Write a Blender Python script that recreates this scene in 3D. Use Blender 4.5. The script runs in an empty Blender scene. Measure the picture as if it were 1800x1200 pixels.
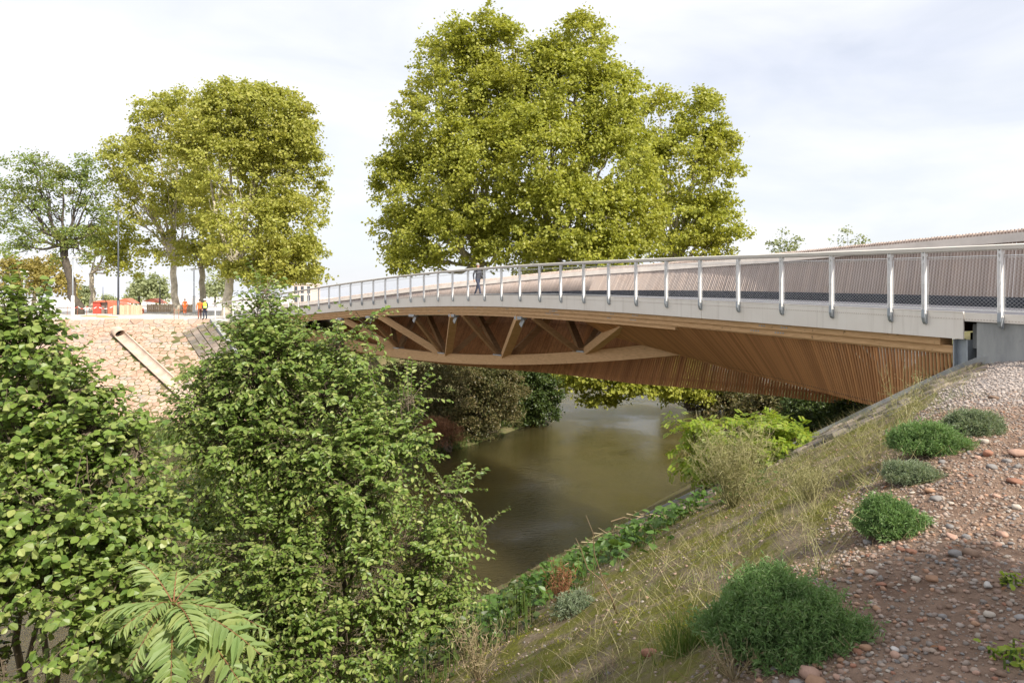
import bpy, math, random
import numpy as np
from mathutils import Vector, Matrix

# ------------------------------------------------------------------ camera, sky, sun
scn = bpy.context.scene
F_PX, HOR, CAMZ = 1250.0, 522.0, 10.0
cam_d = bpy.data.cameras.new('camera')
cam = bpy.data.objects.new('camera', cam_d)
scn.collection.objects.link(cam)
cam.location = (0, 0, CAMZ)
cam.rotation_euler = (math.radians(90), 0, 0)
cam_d.sensor_fit = 'HORIZONTAL'
cam_d.sensor_width = 36
cam_d.lens = F_PX / 1800 * 36
cam_d.shift_y = -(600 - HOR) / 1800
cam_d.clip_start = 0.05
cam_d.clip_end = 5000
scn.camera = cam

SUN_EL, SUN_AZ = math.radians(42), math.radians(140)     # azimuth clockwise from +Y
w = bpy.data.worlds.new('World')
scn.world = w
w.use_nodes = True
nt = w.node_tree
nt.nodes.clear()
out = nt.nodes.new('ShaderNodeOutputWorld')
bg = nt.nodes.new('ShaderNodeBackground')
bg.inputs['Strength'].default_value = 0.1
sky = nt.nodes.new('ShaderNodeTexSky')
sky.sky_type = 'NISHITA'
sky.sun_disc = False
sky.sun_elevation = SUN_EL
sky.sun_rotation = SUN_AZ
sky.air_density = 1.0
sky.dust_density = 1.5
tc = nt.nodes.new('ShaderNodeTexCoord')
mp = nt.nodes.new('ShaderNodeMapping')
mp.inputs['Scale'].default_value = (1.0, 1.0, 3.2)
mp.inputs['Location'].default_value = (0.35, 0.1, 0.0)
n1 = nt.nodes.new('ShaderNodeTexNoise')
n1.inputs['Scale'].default_value = 2.1
n1.inputs['Detail'].default_value = 7
n1.inputs['Roughness'].default_value = 0.52
n1.inputs['Distortion'].default_value = 0.5
rp = nt.nodes.new('ShaderNodeValToRGB')
rp.color_ramp.elements[0].position = 0.28
rp.color_ramp.elements[0].color = (0.60, 0.60, 0.60, 1)
rp.color_ramp.elements[1].position = 0.62
rp.color_ramp.elements[1].color = (1, 1, 1, 1)
n2 = nt.nodes.new('ShaderNodeTexNoise')
n2.inputs['Scale'].default_value = 3.4
n2.inputs['Detail'].default_value = 5
rp2 = nt.nodes.new('ShaderNodeValToRGB')
rp2.color_ramp.elements[0].position = 0.3
rp2.color_ramp.elements[0].color = (7.1, 7.3, 8.1, 1)
rp2.color_ramp.elements[1].position = 0.66
rp2.color_ramp.elements[1].color = (8.0, 8.05, 8.35, 1)
mx = nt.nodes.new('ShaderNodeMix')
mx.data_type = 'RGBA'
L = nt.links.new
L(tc.outputs['Generated'], mp.inputs['Vector'])
L(mp.outputs['Vector'], n1.inputs['Vector'])
L(mp.outputs['Vector'], n2.inputs['Vector'])
L(n1.outputs['Fac'], rp.inputs['Fac'])
L(n2.outputs['Fac'], rp2.inputs['Fac'])
L(rp.outputs['Color'], mx.inputs['Factor'])
L(sky.outputs['Color'], mx.inputs['A'])
L(rp2.outputs['Color'], mx.inputs['B'])
L(mx.outputs['Result'], bg.inputs['Color'])
L(bg.outputs['Background'], out.inputs['Surface'])

sd = bpy.data.lights.new('sun', 'SUN')
sd.energy = 5.0
sd.angle = math.radians(0.6)
sd.color = (1.0, 0.93, 0.82)
sun = bpy.data.objects.new('sun', sd)
scn.collection.objects.link(sun)
SUN = Vector((math.sin(SUN_AZ) * math.cos(SUN_EL), math.cos(SUN_AZ) * math.cos(SUN_EL), math.sin(SUN_EL)))
sun.rotation_euler = SUN.to_track_quat('Z', 'Y').to_euler()
sun.location = (10, -30, 40)

scn.view_settings.view_transform = 'Standard'
scn.view_settings.look = 'None'
scn.view_settings.exposure = 0.5
scn.view_settings.gamma = 1.0
scn.view_settings.use_curve_mapping = False
scn.cycles.use_denoising = True
scn.cycles.max_bounces = 6
scn.cycles.diffuse_bounces = 3
scn.cycles.transmission_bounces = 4
scn.cycles.glossy_bounces = 3

rng = np.random.default_rng(11)
random.seed(5)

# ------------------------------------------------------------------ helpers
COL = scn.collection
def at(px, py, t):
    return np.array([(px - 900) / F_PX * t, t, CAMZ - (py - HOR) / F_PX * t])

def tag(o, label=None, cat=None, group=None, kind=None):
    if label: o['label'] = label
    if cat: o['category'] = cat
    if group: o['group'] = group
    if kind: o['kind'] = kind
    return o

def thing(name, loc, label, cat, group=None):
    o = bpy.data.objects.new(name, None)
    o.empty_display_size = 0.2
    COL.objects.link(o)
    o.location = Vector([float(v) for v in loc])
    return tag(o, label, cat, group)

def place(o, parent):
    """parent o, whose mesh is in world coordinates, keeping it where it stands"""
    if parent is not None:
        o.parent = parent
        if parent.parent is None:
            o.matrix_parent_inverse = Matrix.Translation(parent.location).inverted()
    return o

def link(name, me, mat, parent=None, smooth=False):
    o = bpy.data.objects.new(name, me)
    COL.objects.link(o)
    if mat is not None and not me.materials:
        me.materials.append(mat)
    if smooth and len(me.polygons):
        me.polygons.foreach_set('use_smooth', np.ones(len(me.polygons), bool))
    return place(o, parent)

def np_mesh(name, V, Fs):
    """V (n,3); Fs: one (m,k) array or a list of such arrays"""
    if not isinstance(Fs, (list, tuple)): Fs = [Fs]
    Fs = [np.asarray(f, np.int32) for f in Fs if len(f)]
    me = bpy.data.meshes.new(name)
    V = np.ascontiguousarray(V, np.float32)
    me.vertices.add(len(V))
    me.vertices.foreach_set('co', V.ravel())
    loops = np.concatenate([f.ravel() for f in Fs])
    tot = np.concatenate([np.full(len(f), f.shape[1], np.int32) for f in Fs])
    start = np.concatenate([[0], np.cumsum(tot)[:-1]]).astype(np.int32)
    me.loops.add(len(loops))
    me.loops.foreach_set('vertex_index', loops)
    me.polygons.add(len(tot))
    me.polygons.foreach_set('loop_start', start)
    me.polygons.foreach_set('loop_total', tot)
    me.polygons.foreach_set('use_smooth', np.zeros(len(tot), bool))
    me.update(calc_edges=True)
    return me

class MB:
    """collects pieces, then links them as one mesh object"""
    def __init__(s): s.V = []; s.F = {}; s.n = 0
    def add(s, V, F):
        V = np.asarray(V, float)
        for f in F: s.F.setdefault(len(f), []).append([i + s.n for i in f])
        s.V.append(V); s.n += len(V)
    def addk(s, V, F):
        V = np.asarray(V, float); F = np.asarray(F)
        s.F.setdefault(F.shape[1], []).extend((F + s.n).tolist())
        s.V.append(V); s.n += len(V)
    def box(s, c, X, Y, Z):
        """centre and three half-edge vectors"""
        c, X, Y, Z = [np.asarray(v, float) for v in (c, X, Y, Z)]
        V = [c + a * X + b * Y + d * Z for d in (-1, 1) for b in (-1, 1) for a in (-1, 1)]
        s.add(V, [(0, 2, 3, 1), (4, 5, 7, 6), (0, 1, 5, 4), (2, 6, 7, 3), (0, 4, 6, 2), (1, 3, 7, 5)])
    def bar(s, p, q, wd, ht, up=(0, 0, 1)):
        p, q, up = [np.asarray(v, float) for v in (p, q, up)]
        a = q - p; l = np.linalg.norm(a); a /= l
        b = np.cross(a, up); b /= np.linalg.norm(b)
        c = np.cross(b, a)
        s.box((p + q) / 2, a * l / 2, b * wd / 2, c * ht / 2)
    def tube(s, pts, rad, k=6, cap=True):
        pts = np.asarray(pts, float); n = len(pts)
        rad = np.full(n, rad) if np.isscalar(rad) else np.asarray(rad, float)
        tan = np.gradient(pts, axis=0)
        tan /= np.linalg.norm(tan, axis=1)[:, None] + 1e-12
        ref = np.array([0, 0, 1.0]) if abs(tan[0, 2]) < 0.9 else np.array([1.0, 0, 0])
        V = []
        b = np.cross(tan[0], ref)
        for i in range(n):
            b = b - tan[i] * np.dot(b, tan[i]); b /= np.linalg.norm(b) + 1e-12
            c = np.cross(tan[i], b)
            for j in range(k):
                an = 2 * math.pi * j / k
                V.append(pts[i] + rad[i] * (math.cos(an) * b + math.sin(an) * c))
        Fq = [(i * k + j, i * k + (j + 1) % k, (i + 1) * k + (j + 1) % k, (i + 1) * k + j) for i in range(n - 1) for j in range(k)]
        if cap:
            Fq += [tuple(range(k - 1, -1, -1)), tuple((n - 1) * k + j for j in range(k))]
        s.add(V, Fq)
    def sweep(s, rings, closed=True, cap=True):
        rings = np.asarray(rings, float); n, k = rings.shape[:2]
        F = []
        for i in range(n - 1):
            for j in range(k if closed else k - 1):
                F.append((i * k + j, i * k + (j + 1) % k, (i + 1) * k + (j + 1) % k, (i + 1) * k + j))
        if closed and cap:
            F += [tuple(range(k - 1, -1, -1)), tuple((n - 1) * k + j for j in range(k))]
        s.add(rings.reshape(-1, 3), F)
    def build(s, name, mat, parent=None, smooth=False):
        V = np.concatenate(s.V) if s.V else np.zeros((0, 3))
        me = np_mesh(name, V, [np.array(f) for f in s.F.values()])
        return link(name, me, mat, parent, smooth)

def unit(v):
    return v / (np.linalg.norm(v, axis=-1, keepdims=True) + 1e-12)

def vnoise(x, y, seed=0):
    """smooth value noise in 2-D, about -1..1"""
    xi, yi = np.floor(x).astype(np.int64), np.floor(y).astype(np.int64)
    fx, fy = x - xi, y - yi
    fx, fy = fx * fx * (3 - 2 * fx), fy * fy * (3 - 2 * fy)
    def h(a, b):
        n = (a * 374761393 + b * 668265263 + seed * 1442695) & 0xffffffff
        n = ((n ^ (n >> 13)) * 1274126177) & 0xffffffff
        return ((n ^ (n >> 16)) & 0xffff) / 32767.5 - 1
    return (h(xi, yi) * (1 - fx) + h(xi + 1, yi) * fx) * (1 - fy) + (h(xi, yi + 1) * (1 - fx) + h(xi + 1, yi + 1) * fx) * fy

# ------------------------------------------------------------------ materials
def new_mat(name):
    m = bpy.data.materials.new(name)
    m.use_nodes = True
    t = m.node_tree
    b = t.nodes['Principled BSDF']
    return m, t, b

def N(t, typ, **kw):
    n = t.nodes.new('ShaderNode' + typ)
    for k, v in kw.items():
        if k in n.inputs.keys(): n.inputs[k].default_value = v
        else: setattr(n, k, v)
    return n

def ramp(t, fac, stops):
    r = N(t, 'ValToRGB')
    e = r.color_ramp.elements
    while len(e) < len(stops): e.new(0.5)
    for el, (p, c) in zip(e, stops):
        el.position = p
        el.color = (*c, 1) if len(c) == 3 else c
    t.links.new(fac, r.inputs['Fac'])
    return r.outputs['Color']

def mixc(t, a, b, fac, mode='MIX'):
    m = N(t, 'Mix', data_type='RGBA', blend_type=mode)
    for s, v in (('A', a), ('B', b), ('Factor', fac)):
        if isinstance(v, (int, float)): m.inputs[s].default_value = v
        elif isinstance(v, tuple): m.inputs[s].default_value = (*v, 1)
        else: t.links.new(v, m.inputs[s])
    return m.outputs['Result']

def noise(t, scale, detail=4, rough=0.55, vec=None, dist=0.0):
    n = N(t, 'TexNoise', Scale=scale, Detail=detail, Roughness=rough, Distortion=dist)
    if vec is None:
        c = N(t, 'NewGeometry'); vec = c.outputs['Position']
    t.links.new(vec, n.inputs['Vector'])
    return n.outputs['Fac']

def stretched(t, scale, coord='pos'):
    mpn = N(t, 'Mapping')
    mpn.inputs['Scale'].default_value = scale
    if coord == 'pos':
        t.links.new(N(t, 'NewGeometry').outputs['Position'], mpn.inputs['Vector'])
    else:
        t.links.new(N(t, 'TexCoord').outputs['Object'], mpn.inputs['Vector'])
    return mpn.outputs['Vector']

def bump(t, b, fac, strength=0.3, dist=0.02):
    n = N(t, 'Bump', Strength=strength, Distance=dist)
    t.links.new(fac, n.inputs['Height'])
    t.links.new(n.outputs['Normal'], b.inputs['Normal'])

def mat_simple(name, col, rough=0.6, metal=0.0, var=0.15, scale=3.0, spec=0.4, bmp=0.0):
    m, t, b = new_mat(name)
    f = noise(t, scale, 5)
    lo = tuple(c * (1 - var) for c in col); hi = tuple(min(1, c * (1 + var)) for c in col)
    t.links.new(ramp(t, f, [(0.3, lo), (0.7, hi)]), b.inputs['Base Color'])
    b.inputs['Roughness'].default_value = rough
    b.inputs['Metallic'].default_value = metal
    b.inputs['Specular IOR Level'].default_value = spec
    if bmp: bump(t, b, noise(t, scale * 6, 6), bmp)
    return m

def mat_leaf(name, cols, trans=0.35, tcol=None, spec=0.35, rough=0.42, patch=0.5, patchcol=None, patchamt=0.4):
    m, t, b = new_mat(name)
    g = N(t, 'NewGeometry')
    ad = N(t, 'Math', operation='ADD'); fr_ = N(t, 'Math', operation='FRACT')
    t.links.new(g.outputs['Random Per Island'], ad.inputs[0]); t.links.new(N(t, 'ObjectInfo').outputs['Random'], ad.inputs[1])
    t.links.new(ad.outputs[0], fr_.inputs[0]); r = fr_.outputs[0]
    n = len(cols)
    c = ramp(t, r, [(i / max(1, n - 1), cc) for i, cc in enumerate(cols)])
    pf = noise(t, patch, 3)
    if patchcol:
        c = mixc(t, c, patchcol, ramp(t, pf, [(0.52, (0, 0, 0)), (0.72, (patchamt,) * 3)]))
    t.links.new(c, b.inputs['Base Color'])
    b.inputs['Roughness'].default_value = rough
    b.inputs['Specular IOR Level'].default_value = spec
    tr = N(t, 'BsdfTranslucent')
    t.links.new(mixc(t, c, tcol or (1.0, 1.0, 0.45), 1.0, 'MULTIPLY') if True else c, tr.inputs['Color'])
    gm = N(t, 'Gamma'); gm.inputs['Gamma'].default_value = 0.8
    t.links.new(c, gm.inputs['Color'])
    t.links.new(mixc(t, gm.outputs['Color'], tcol or (1.0, 1.0, 0.45), 1.0, 'MULTIPLY'), tr.inputs['Color'])
    mxs = N(t, 'MixShader'); mxs.inputs['Fac'].default_value = trans
    t.links.new(b.outputs['BSDF'], mxs.inputs[1])
    t.links.new(tr.outputs['BSDF'], mxs.inputs[2])
    t.links.new(mxs.outputs['Shader'], t.nodes['Material Output'].inputs['Surface'])
    return m

def mat_wood(name, base, dark, scale=(1, 1, 1), coord='pos', rand='island', knot=True, rough=0.6, grey=None, greyamt=0.0):
    m, t, b = new_mat(name)
    f = noise(t, 6.0, 6, 0.6, stretched(t, scale, coord))
    c = ramp(t, f, [(0.28, dark), (0.55, base), (0.8, tuple(min(1, x * 1.2) for x in base))])
    if rand == 'island': r = N(t, 'NewGeometry').outputs['Random Per Island']
    else: r = N(t, 'ObjectInfo').outputs['Random']
    c = mixc(t, c, ramp(t, r, [(0.0, (0.80, 0.76, 0.73)), (0.5, (1, 1, 1)), (1.0, (1.14, 1.13, 1.1))]), 1.0, 'MULTIPLY')
    if grey:
        c = mixc(t, c, grey, ramp(t, noise(t, 1.3, 4), [(0.3, (greyamt * 0.5,) * 3), (0.7, (greyamt,) * 3)]))
    if knot:
        k = noise(t, 9.0, 2, 0.4, stretched(t, tuple(min(1.0, s * 2.2) for s in scale), coord))
        c = mixc(t, c, tuple(x * 0.4 for x in dark), ramp(t, k, [(0.70, (0, 0, 0)), (0.76, (0.7, 0.7, 0.7))]))
    t.links.new(c, b.inputs['Base Color'])
    b.inputs['Roughness'].default_value = rough
    b.inputs['Specular IOR Level'].default_value = 0.3
    bump(t, b, f, 0.15, 0.01)
    return m

M = {}
M['glulam'] = mat_wood('glulam', (0.64, 0.40, 0.205), (0.50, 0.29, 0.13), (0.5, 0.5, 5.0))
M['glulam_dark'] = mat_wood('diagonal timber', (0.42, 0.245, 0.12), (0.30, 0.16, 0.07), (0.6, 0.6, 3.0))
M['lattice'] = mat_wood('larch pole', (0.56, 0.29, 0.13), (0.42, 0.195, 0.08), (9, 9, 0.5), 'obj', 'object')
M['lattice_i'] = mat_wood('larch pole run', (0.56, 0.29, 0.13), (0.42, 0.195, 0.08), (2, 2, 0.8), 'pos', 'island')
M['parapet'] = mat_wood('weathered pole', (0.50, 0.385, 0.315), (0.37, 0.26, 0.20), (9, 9, 0.5), 'obj', 'object', grey=(0.50, 0.45, 0.42), greyamt=0.5)
M['parapet_i'] = mat_wood('weathered pole run', (0.50, 0.385, 0.315), (0.37, 0.26, 0.20), (2, 2, 0.8), 'pos', 'island', grey=(0.50, 0.45, 0.42), greyamt=0.5)
M['cap'] = mat_simple('cap board', (0.62, 0.55, 0.48), 0.6, var=0.12, scale=2)
def mat_plate():
    m, t, b = new_mat('pale steel plate')
    c = ramp(t, noise(t, 1.1, 5), [(0.3, (0.78, 0.715, 0.635)), (0.7, (0.84, 0.785, 0.71))])
    c = mixc(t, c, (0.52, 0.46, 0.39), ramp(t, noise(t, 3.0, 4, 0.6, stretched(t, (2, 2, 0.12))), [(0.55, (0, 0, 0)), (0.75, (0.38, 0.38, 0.38))]))
    t.links.new(c, b.inputs['Base Color']); b.inputs['Roughness'].default_value = 0.45
    return m
M['steel_plate'] = mat_plate()
M['galv'] = mat_simple('galvanised steel', (0.82, 0.81, 0.79), 0.45, 0.0, 0.08, 5)
M['galv_dull'] = mat_simple('dull galvanised steel', (0.36, 0.39, 0.42), 0.45, 0.4, 0.15, 4)
M['wire'] = mat_simple('steel wire', (0.7, 0.7, 0.7), 0.3, 0.5, 0.05)
M['rail'] = mat_simple('handrail', (0.66, 0.62, 0.56), 0.5, 0, 0.08, 1.5)
M['asphalt'] = mat_simple('deck asphalt', (0.11, 0.11, 0.125), 0.85, 0, 0.2, 8)
M['kerb_dark'] = mat_simple('dark kerb', (0.03, 0.033, 0.045), 0.6, 0, 0.2, 4)
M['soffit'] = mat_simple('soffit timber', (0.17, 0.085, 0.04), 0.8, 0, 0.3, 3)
def mat_concrete():
    m, t, b = new_mat('board marked concrete')
    f = noise(t, 3.0, 6, 0.6, stretched(t, (1, 1, 0.25)))
    c = ramp(t, f, [(0.25, (0.20, 0.21, 0.21)), (0.55, (0.33, 0.335, 0.325)), (0.8, (0.42, 0.42, 0.40))])
    c = mixc(t, c, (0.16, 0.15, 0.13), ramp(t, noise(t, 9, 5), [(0.6, (0, 0, 0)), (0.78, (0.5, 0.5, 0.5))]))
    t.links.new(c, b.inputs['Base Color']); b.inputs['Roughness'].default_value = 0.8
    bump(t, b, noise(t, 25, 5), 0.15, 0.01)
    return m
M['concrete'] = mat_concrete()
M['gutter'] = mat_simple('cast concrete gutter', (0.50, 0.39, 0.31), 0.8, 0, 0.25, 1.2, bmp=0.1)
M['black'] = mat_simple('painted shade black', (0.012, 0.012, 0.012), 0.9)  # near black that paints shade in the abutment gap and the pipe
def mat_stone(name, cols, rand='object', moss=None):
    m, t, b = new_mat(name)
    r = N(t, 'ObjectInfo').outputs['Random'] if rand == 'object' else N(t, 'NewGeometry').outputs['Random Per Island']
    c = ramp(t, r, [(i / (len(cols) - 1), cc) for i, cc in enumerate(cols)])
    f = noise(t, 7.0, 6, 0.65)
    c = mixc(t, c, ramp(t, f, [(0.25, (0.62, 0.6, 0.58)), (0.7, (1.15, 1.13, 1.1))]), 1.0, 'MULTIPLY')
    if moss: c = mixc(t, c, moss, ramp(t, noise(t, 2.2, 5), [(0.5, (0, 0, 0)), (0.66, (0.75, 0.75, 0.75))]))
    t.links.new(c, b.inputs['Base Color']); b.inputs['Roughness'].default_value = 0.85
    b.inputs['Specular IOR Level'].default_value = 0.25
    bump(t, b, noise(t, 30, 5), 0.3, 0.02)
    return m
PINK = [(0.44, 0.285, 0.21), (0.53, 0.345, 0.26), (0.49, 0.38, 0.315), (0.42, 0.275, 0.205), (0.56, 0.41, 0.32), (0.36, 0.32, 0.285), (0.51, 0.325, 0.24)]
M['pitching'] = mat_stone('pink pitching stone', PINK)
M['pitching_i'] = mat_stone('pink pitching stone run', PINK, 'island')
SLAB = [(0.24, 0.21, 0.185), (0.16, 0.145, 0.13), (0.30, 0.25, 0.215), (0.20, 0.16, 0.14)]
M['slab'] = mat_stone('grey slab stone', SLAB, 'object', (0.10, 0.095, 0.025))
PEB = [(0.30, 0.19, 0.14), (0.37, 0.29, 0.235), (0.22, 0.20, 0.185), (0.38, 0.23, 0.155), (0.32, 0.295, 0.27), (0.25, 0.165, 0.125), (0.38, 0.325, 0.27), (0.17, 0.16, 0.155)]
M['pebble_i'] = mat_stone('mixed gravel', PEB, 'island')
M['pale_gravel'] = mat_stone('pale crushed gravel', [(0.36, 0.32, 0.30), (0.46, 0.41, 0.38), (0.30, 0.26, 0.24), (0.42, 0.35, 0.31)], 'island')
for k, c in dict(red=(0.33, 0.17, 0.115), orange=(0.39, 0.24, 0.155), grey=(0.26, 0.25, 0.245), pale=(0.48, 0.43, 0.37), brown=(0.24, 0.165, 0.12), white=(0.62, 0.6, 0.57), pink=(0.46, 0.30, 0.23)).items():
    M['rock_' + k] = mat_stone('rock ' + k, [tuple(v * 0.88 for v in c), c], 'object')
M['bark_plane'] = mat_simple('pale plane bark', (0.46, 0.41, 0.32), 0.8, 0, 0.35, 2.5)
M['bark_dark'] = mat_simple('dark bark', (0.085, 0.07, 0.055), 0.9, 0, 0.3, 4)
M['twig'] = mat_simple('twig', (0.13, 0.10, 0.07), 0.8, 0, 0.3, 6)
M['leaf_plane'] = mat_leaf('plane leaves', [(0.27, 0.30, 0.048), (0.41, 0.43, 0.075), (0.34, 0.365, 0.058), (0.50, 0.49, 0.10), (0.20, 0.24, 0.042)], 0.48, patch=0.16, patchcol=(0.36, 0.32, 0.05), patchamt=0.4)
M['leaf_plane_gold'] = mat_leaf('golden plane leaves', [(0.31, 0.335, 0.07), (0.44, 0.45, 0.10), (0.37, 0.385, 0.08), (0.50, 0.475, 0.13), (0.23, 0.265, 0.055)], 0.48, patch=0.16, patchcol=(0.42, 0.36, 0.07), patchamt=0.4)
M['leaf_oak'] = mat_leaf('airy oak leaves', [(0.14, 0.20, 0.06), (0.22, 0.29, 0.08), (0.17, 0.235, 0.06), (0.28, 0.29, 0.08)], 0.4, patch=0.2, patchcol=(0.25, 0.15, 0.04), patchamt=0.4)
M['leaf_yellow'] = mat_leaf('yellowing leaves', [(0.28, 0.23, 0.06), (0.35, 0.28, 0.08), (0.24, 0.21, 0.06)], 0.35)
M['leaf_far'] = mat_leaf('haze lightened green leaves', [(0.26, 0.30, 0.15), (0.34, 0.37, 0.20), (0.22, 0.26, 0.14)], 0.35)  # leaf colour lightened so that it carries the distance haze
M['leaf_alder'] = mat_leaf('alder leaves', [(0.11, 0.185, 0.034), (0.20, 0.28, 0.055), (0.15, 0.23, 0.044), (0.36, 0.40, 0.13), (0.09, 0.16, 0.03), (0.25, 0.32, 0.08)], 0.34, spec=0.45, rough=0.42)
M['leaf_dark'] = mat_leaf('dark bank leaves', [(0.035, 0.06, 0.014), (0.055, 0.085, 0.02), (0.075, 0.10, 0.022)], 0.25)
M['leaf_olive'] = mat_leaf('olive willow leaves', [(0.12, 0.105, 0.04), (0.17, 0.14, 0.06), (0.09, 0.10, 0.035), (0.20, 0.15, 0.075)], 0.3, patch=0.5, patchcol=(0.05, 0.09, 0.02), patchamt=0.5)
M['leaf_robinia'] = mat_leaf('bright false acacia leaves', [(0.16, 0.27, 0.025), (0.27, 0.36, 0.04), (0.34, 0.38, 0.05)], 0.45)
M['leaf_heaven'] = mat_leaf('tree of heaven leaves', [(0.17, 0.26, 0.08), (0.24, 0.32, 0.115), (0.27, 0.32, 0.10), (0.20, 0.28, 0.095)], 0.38, spec=0.35, rough=0.45)
M['leaf_vine'] = mat_leaf('broad bank leaves', [(0.055, 0.12, 0.02), (0.085, 0.165, 0.03), (0.11, 0.18, 0.04)], 0.3)
M['santolina'] = mat_leaf('feathery green leaves', [(0.12, 0.215, 0.075), (0.18, 0.29, 0.10), (0.14, 0.245, 0.085), (0.28, 0.36, 0.18)], 0.25, spec=0.2)
M['silver'] = mat_leaf('silvery green leaves', [(0.20, 0.25, 0.16), (0.28, 0.32, 0.22), (0.15, 0.22, 0.11)], 0.25, spec=0.2)
M['grass'] = mat_leaf('grass blades', [(0.06, 0.115, 0.02), (0.10, 0.16, 0.035), (0.15, 0.18, 0.05)], 0.3)
M['dry'] = mat_leaf('dry stems', [(0.30, 0.23, 0.13), (0.40, 0.33, 0.20), (0.24, 0.17, 0.10), (0.26, 0.24, 0.12)], 0.2, tcol=(1, 0.95, 0.7), spec=0.2)
M['dry_green'] = mat_leaf('straw green stems', [(0.22, 0.22, 0.09), (0.32, 0.30, 0.14), (0.38, 0.33, 0.18)], 0.2, spec=0.2)
M['rust'] = mat_leaf('rust dead twigs', [(0.21, 0.095, 0.045), (0.28, 0.14, 0.07), (0.17, 0.08, 0.04)], 0.2, tcol=(1, 0.9, 0.7), spec=0.2)
M['moss'] = mat_leaf('moss tufts', [(0.14, 0.15, 0.02), (0.21, 0.21, 0.025), (0.16, 0.165, 0.02)], 0.2, spec=0.1)

# ------------------------------------------------------------------ ground shape
NB0, NBU, NBN = np.array([0.84, 3.0]), np.array([0.596, 0.803]), np.array([-0.803, 0.596])
SHORE = np.array([(-300, 45), (-40, 45), (-6, 44.8), (-2.7, 48), (0, 53), (2.2, 57), (3.6, 64), (4.6, 80), (10, 100), (26, 108), (60, 140), (130, 220), (300, 420)], float)
PLAZA_Z, TOP_Y = 8.05, 62.0

def near_d(x, y): return (x - NB0[0]) * NBN[0] + (y - NB0[1]) * NBN[1]
def near_a(x, y): return (x - NB0[0]) * NBU[0] + (y - NB0[1]) * NBU[1]
def shore_e(x, y):
    best = np.full(np.shape(x), 1e9); sign = np.ones(np.shape(x))
    for (ax, ay), (bx, by) in zip(SHORE[:-1], SHORE[1:]):
        dx, dy = bx - ax, by - ay
        l2 = dx * dx + dy * dy
        tt = np.clip(((x - ax) * dx + (y - ay) * dy) / l2, 0, 1)
        qx, qy = x - ax - tt * dx, y - ay - tt * dy
        dd = np.hypot(qx, qy)
        sg = np.where(dx * qy - dy * qx >= 0, 1.0, -1.0)
        upd = dd < best - 1e-9
        best = np.where(upd, dd, best); sign = np.where(upd, sg, sign)
    return best * sign
def gz(x, y, rough=True):
    x = np.asarray(x, float); y = np.asarray(y, float)
    d, a = near_d(x, y), near_a(x, y)
    base = 8.4 + 0.03 * np.clip(a, 0, 14)
    q = d + 0.3
    sp = 0.25 * np.logaddexp(0, q / 0.25)
    hn = base - 0.62 * sp
    e = shore_e(x, y)
    hf = np.where(e < 5.6, 0.15 * e, 0.84 + 0.62 * (e - 5.6))
    hf = np.where(e < 0, 0.5 * e, hf)
    hf = np.minimum(hf, PLAZA_Z)
    h = np.maximum(np.maximum(hn, hf), -1.6)
    if rough:
        nearw = np.clip(1.2 - np.hypot(x, y) / 40, 0, 1) * (h > -1)
        h = h + nearw * (0.06 * vnoise(x * 1.1, y * 1.1, 3) + 0.03 * vnoise(x * 3.1, y * 3.1, 4)) * np.clip(np.abs(d + 2) / 2, 0.3, 1)
    return h
def gz1(x, y): return float(gz(np.array([x]), np.array([y]))[0])
def ground_at(px, py, t0=1.5, t1=130):
    """point where the line of sight through a pixel meets the ground"""
    t = np.geomspace(t0, t1, 3000)
    X = (px - 900) / F_PX * t; Z = CAMZ - (py - HOR) / F_PX * t
    hit = np.nonzero(Z < gz(X, t, False))[0]
    i = hit[0] if len(hit) else len(t) - 1
    return np.array([X[i], t[i], gz1(X[i], t[i])])

def graded(breaks):
    """breaks: list of (start, step); last is the end"""
    xs = []
    for (a, st), (b, _) in zip(breaks[:-1], breaks[1:]):
        n = max(1, int(round((b - a) / st)))
        xs += list(np.linspace(a, b, n, endpoint=False))
    return np.array(xs + [breaks[-1][0]])
gx = graded([(-2500, 300), (-400, 40), (-90, 4), (-34, 1.0), (-8, 0.14), (12, 0.6), (30, 2), (60, 10), (200, 60), (800, 400), (2500, 1)])
gy = graded([(-60, 6), (-6, 0.8), (1, 0.12), (18, 0.4), (30, 0.6), (76, 4), (140, 20), (400, 100), (1000, 500), (3500, 1)])
GX, GY = np.meshgrid(gx, gy)
GZ = gz(GX, GY)
nx_, ny_ = len(gx), len(gy)
ii = np.arange(nx_ * ny_).reshape(ny_, nx_)
Fg = np.stack([ii[:-1, :-1], ii[:-1, 1:], ii[1:, 1:], ii[1:, :-1]], -1).reshape(-1, 4)
gme = np_mesh('ground', np.stack([GX, GY, GZ], -1).reshape(-1, 3), Fg)
def mask_attr(me, name, vals):
    at_ = me.attributes.new(name, 'FLOAT', 'POINT')
    at_.data.foreach_set('value', np.ascontiguousarray(vals, np.float32).ravel())
DD, EE = near_d(GX, GY), shore_e(GX, GY)
AA = near_a(GX, GY)
mask_attr(gme, 'slope', np.clip((DD + 0.3) / 0.8, 0, 1))
mask_attr(gme, 'far', (EE > -8).astype(float))
mask_attr(gme, 'plaza', np.clip((GZ - PLAZA_Z + 0.25) / 0.2, 0, 1) * (EE > 5))
mask_attr(gme, 'pale', np.clip((AA - 7.6) / 1.0, 0, 1))
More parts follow.
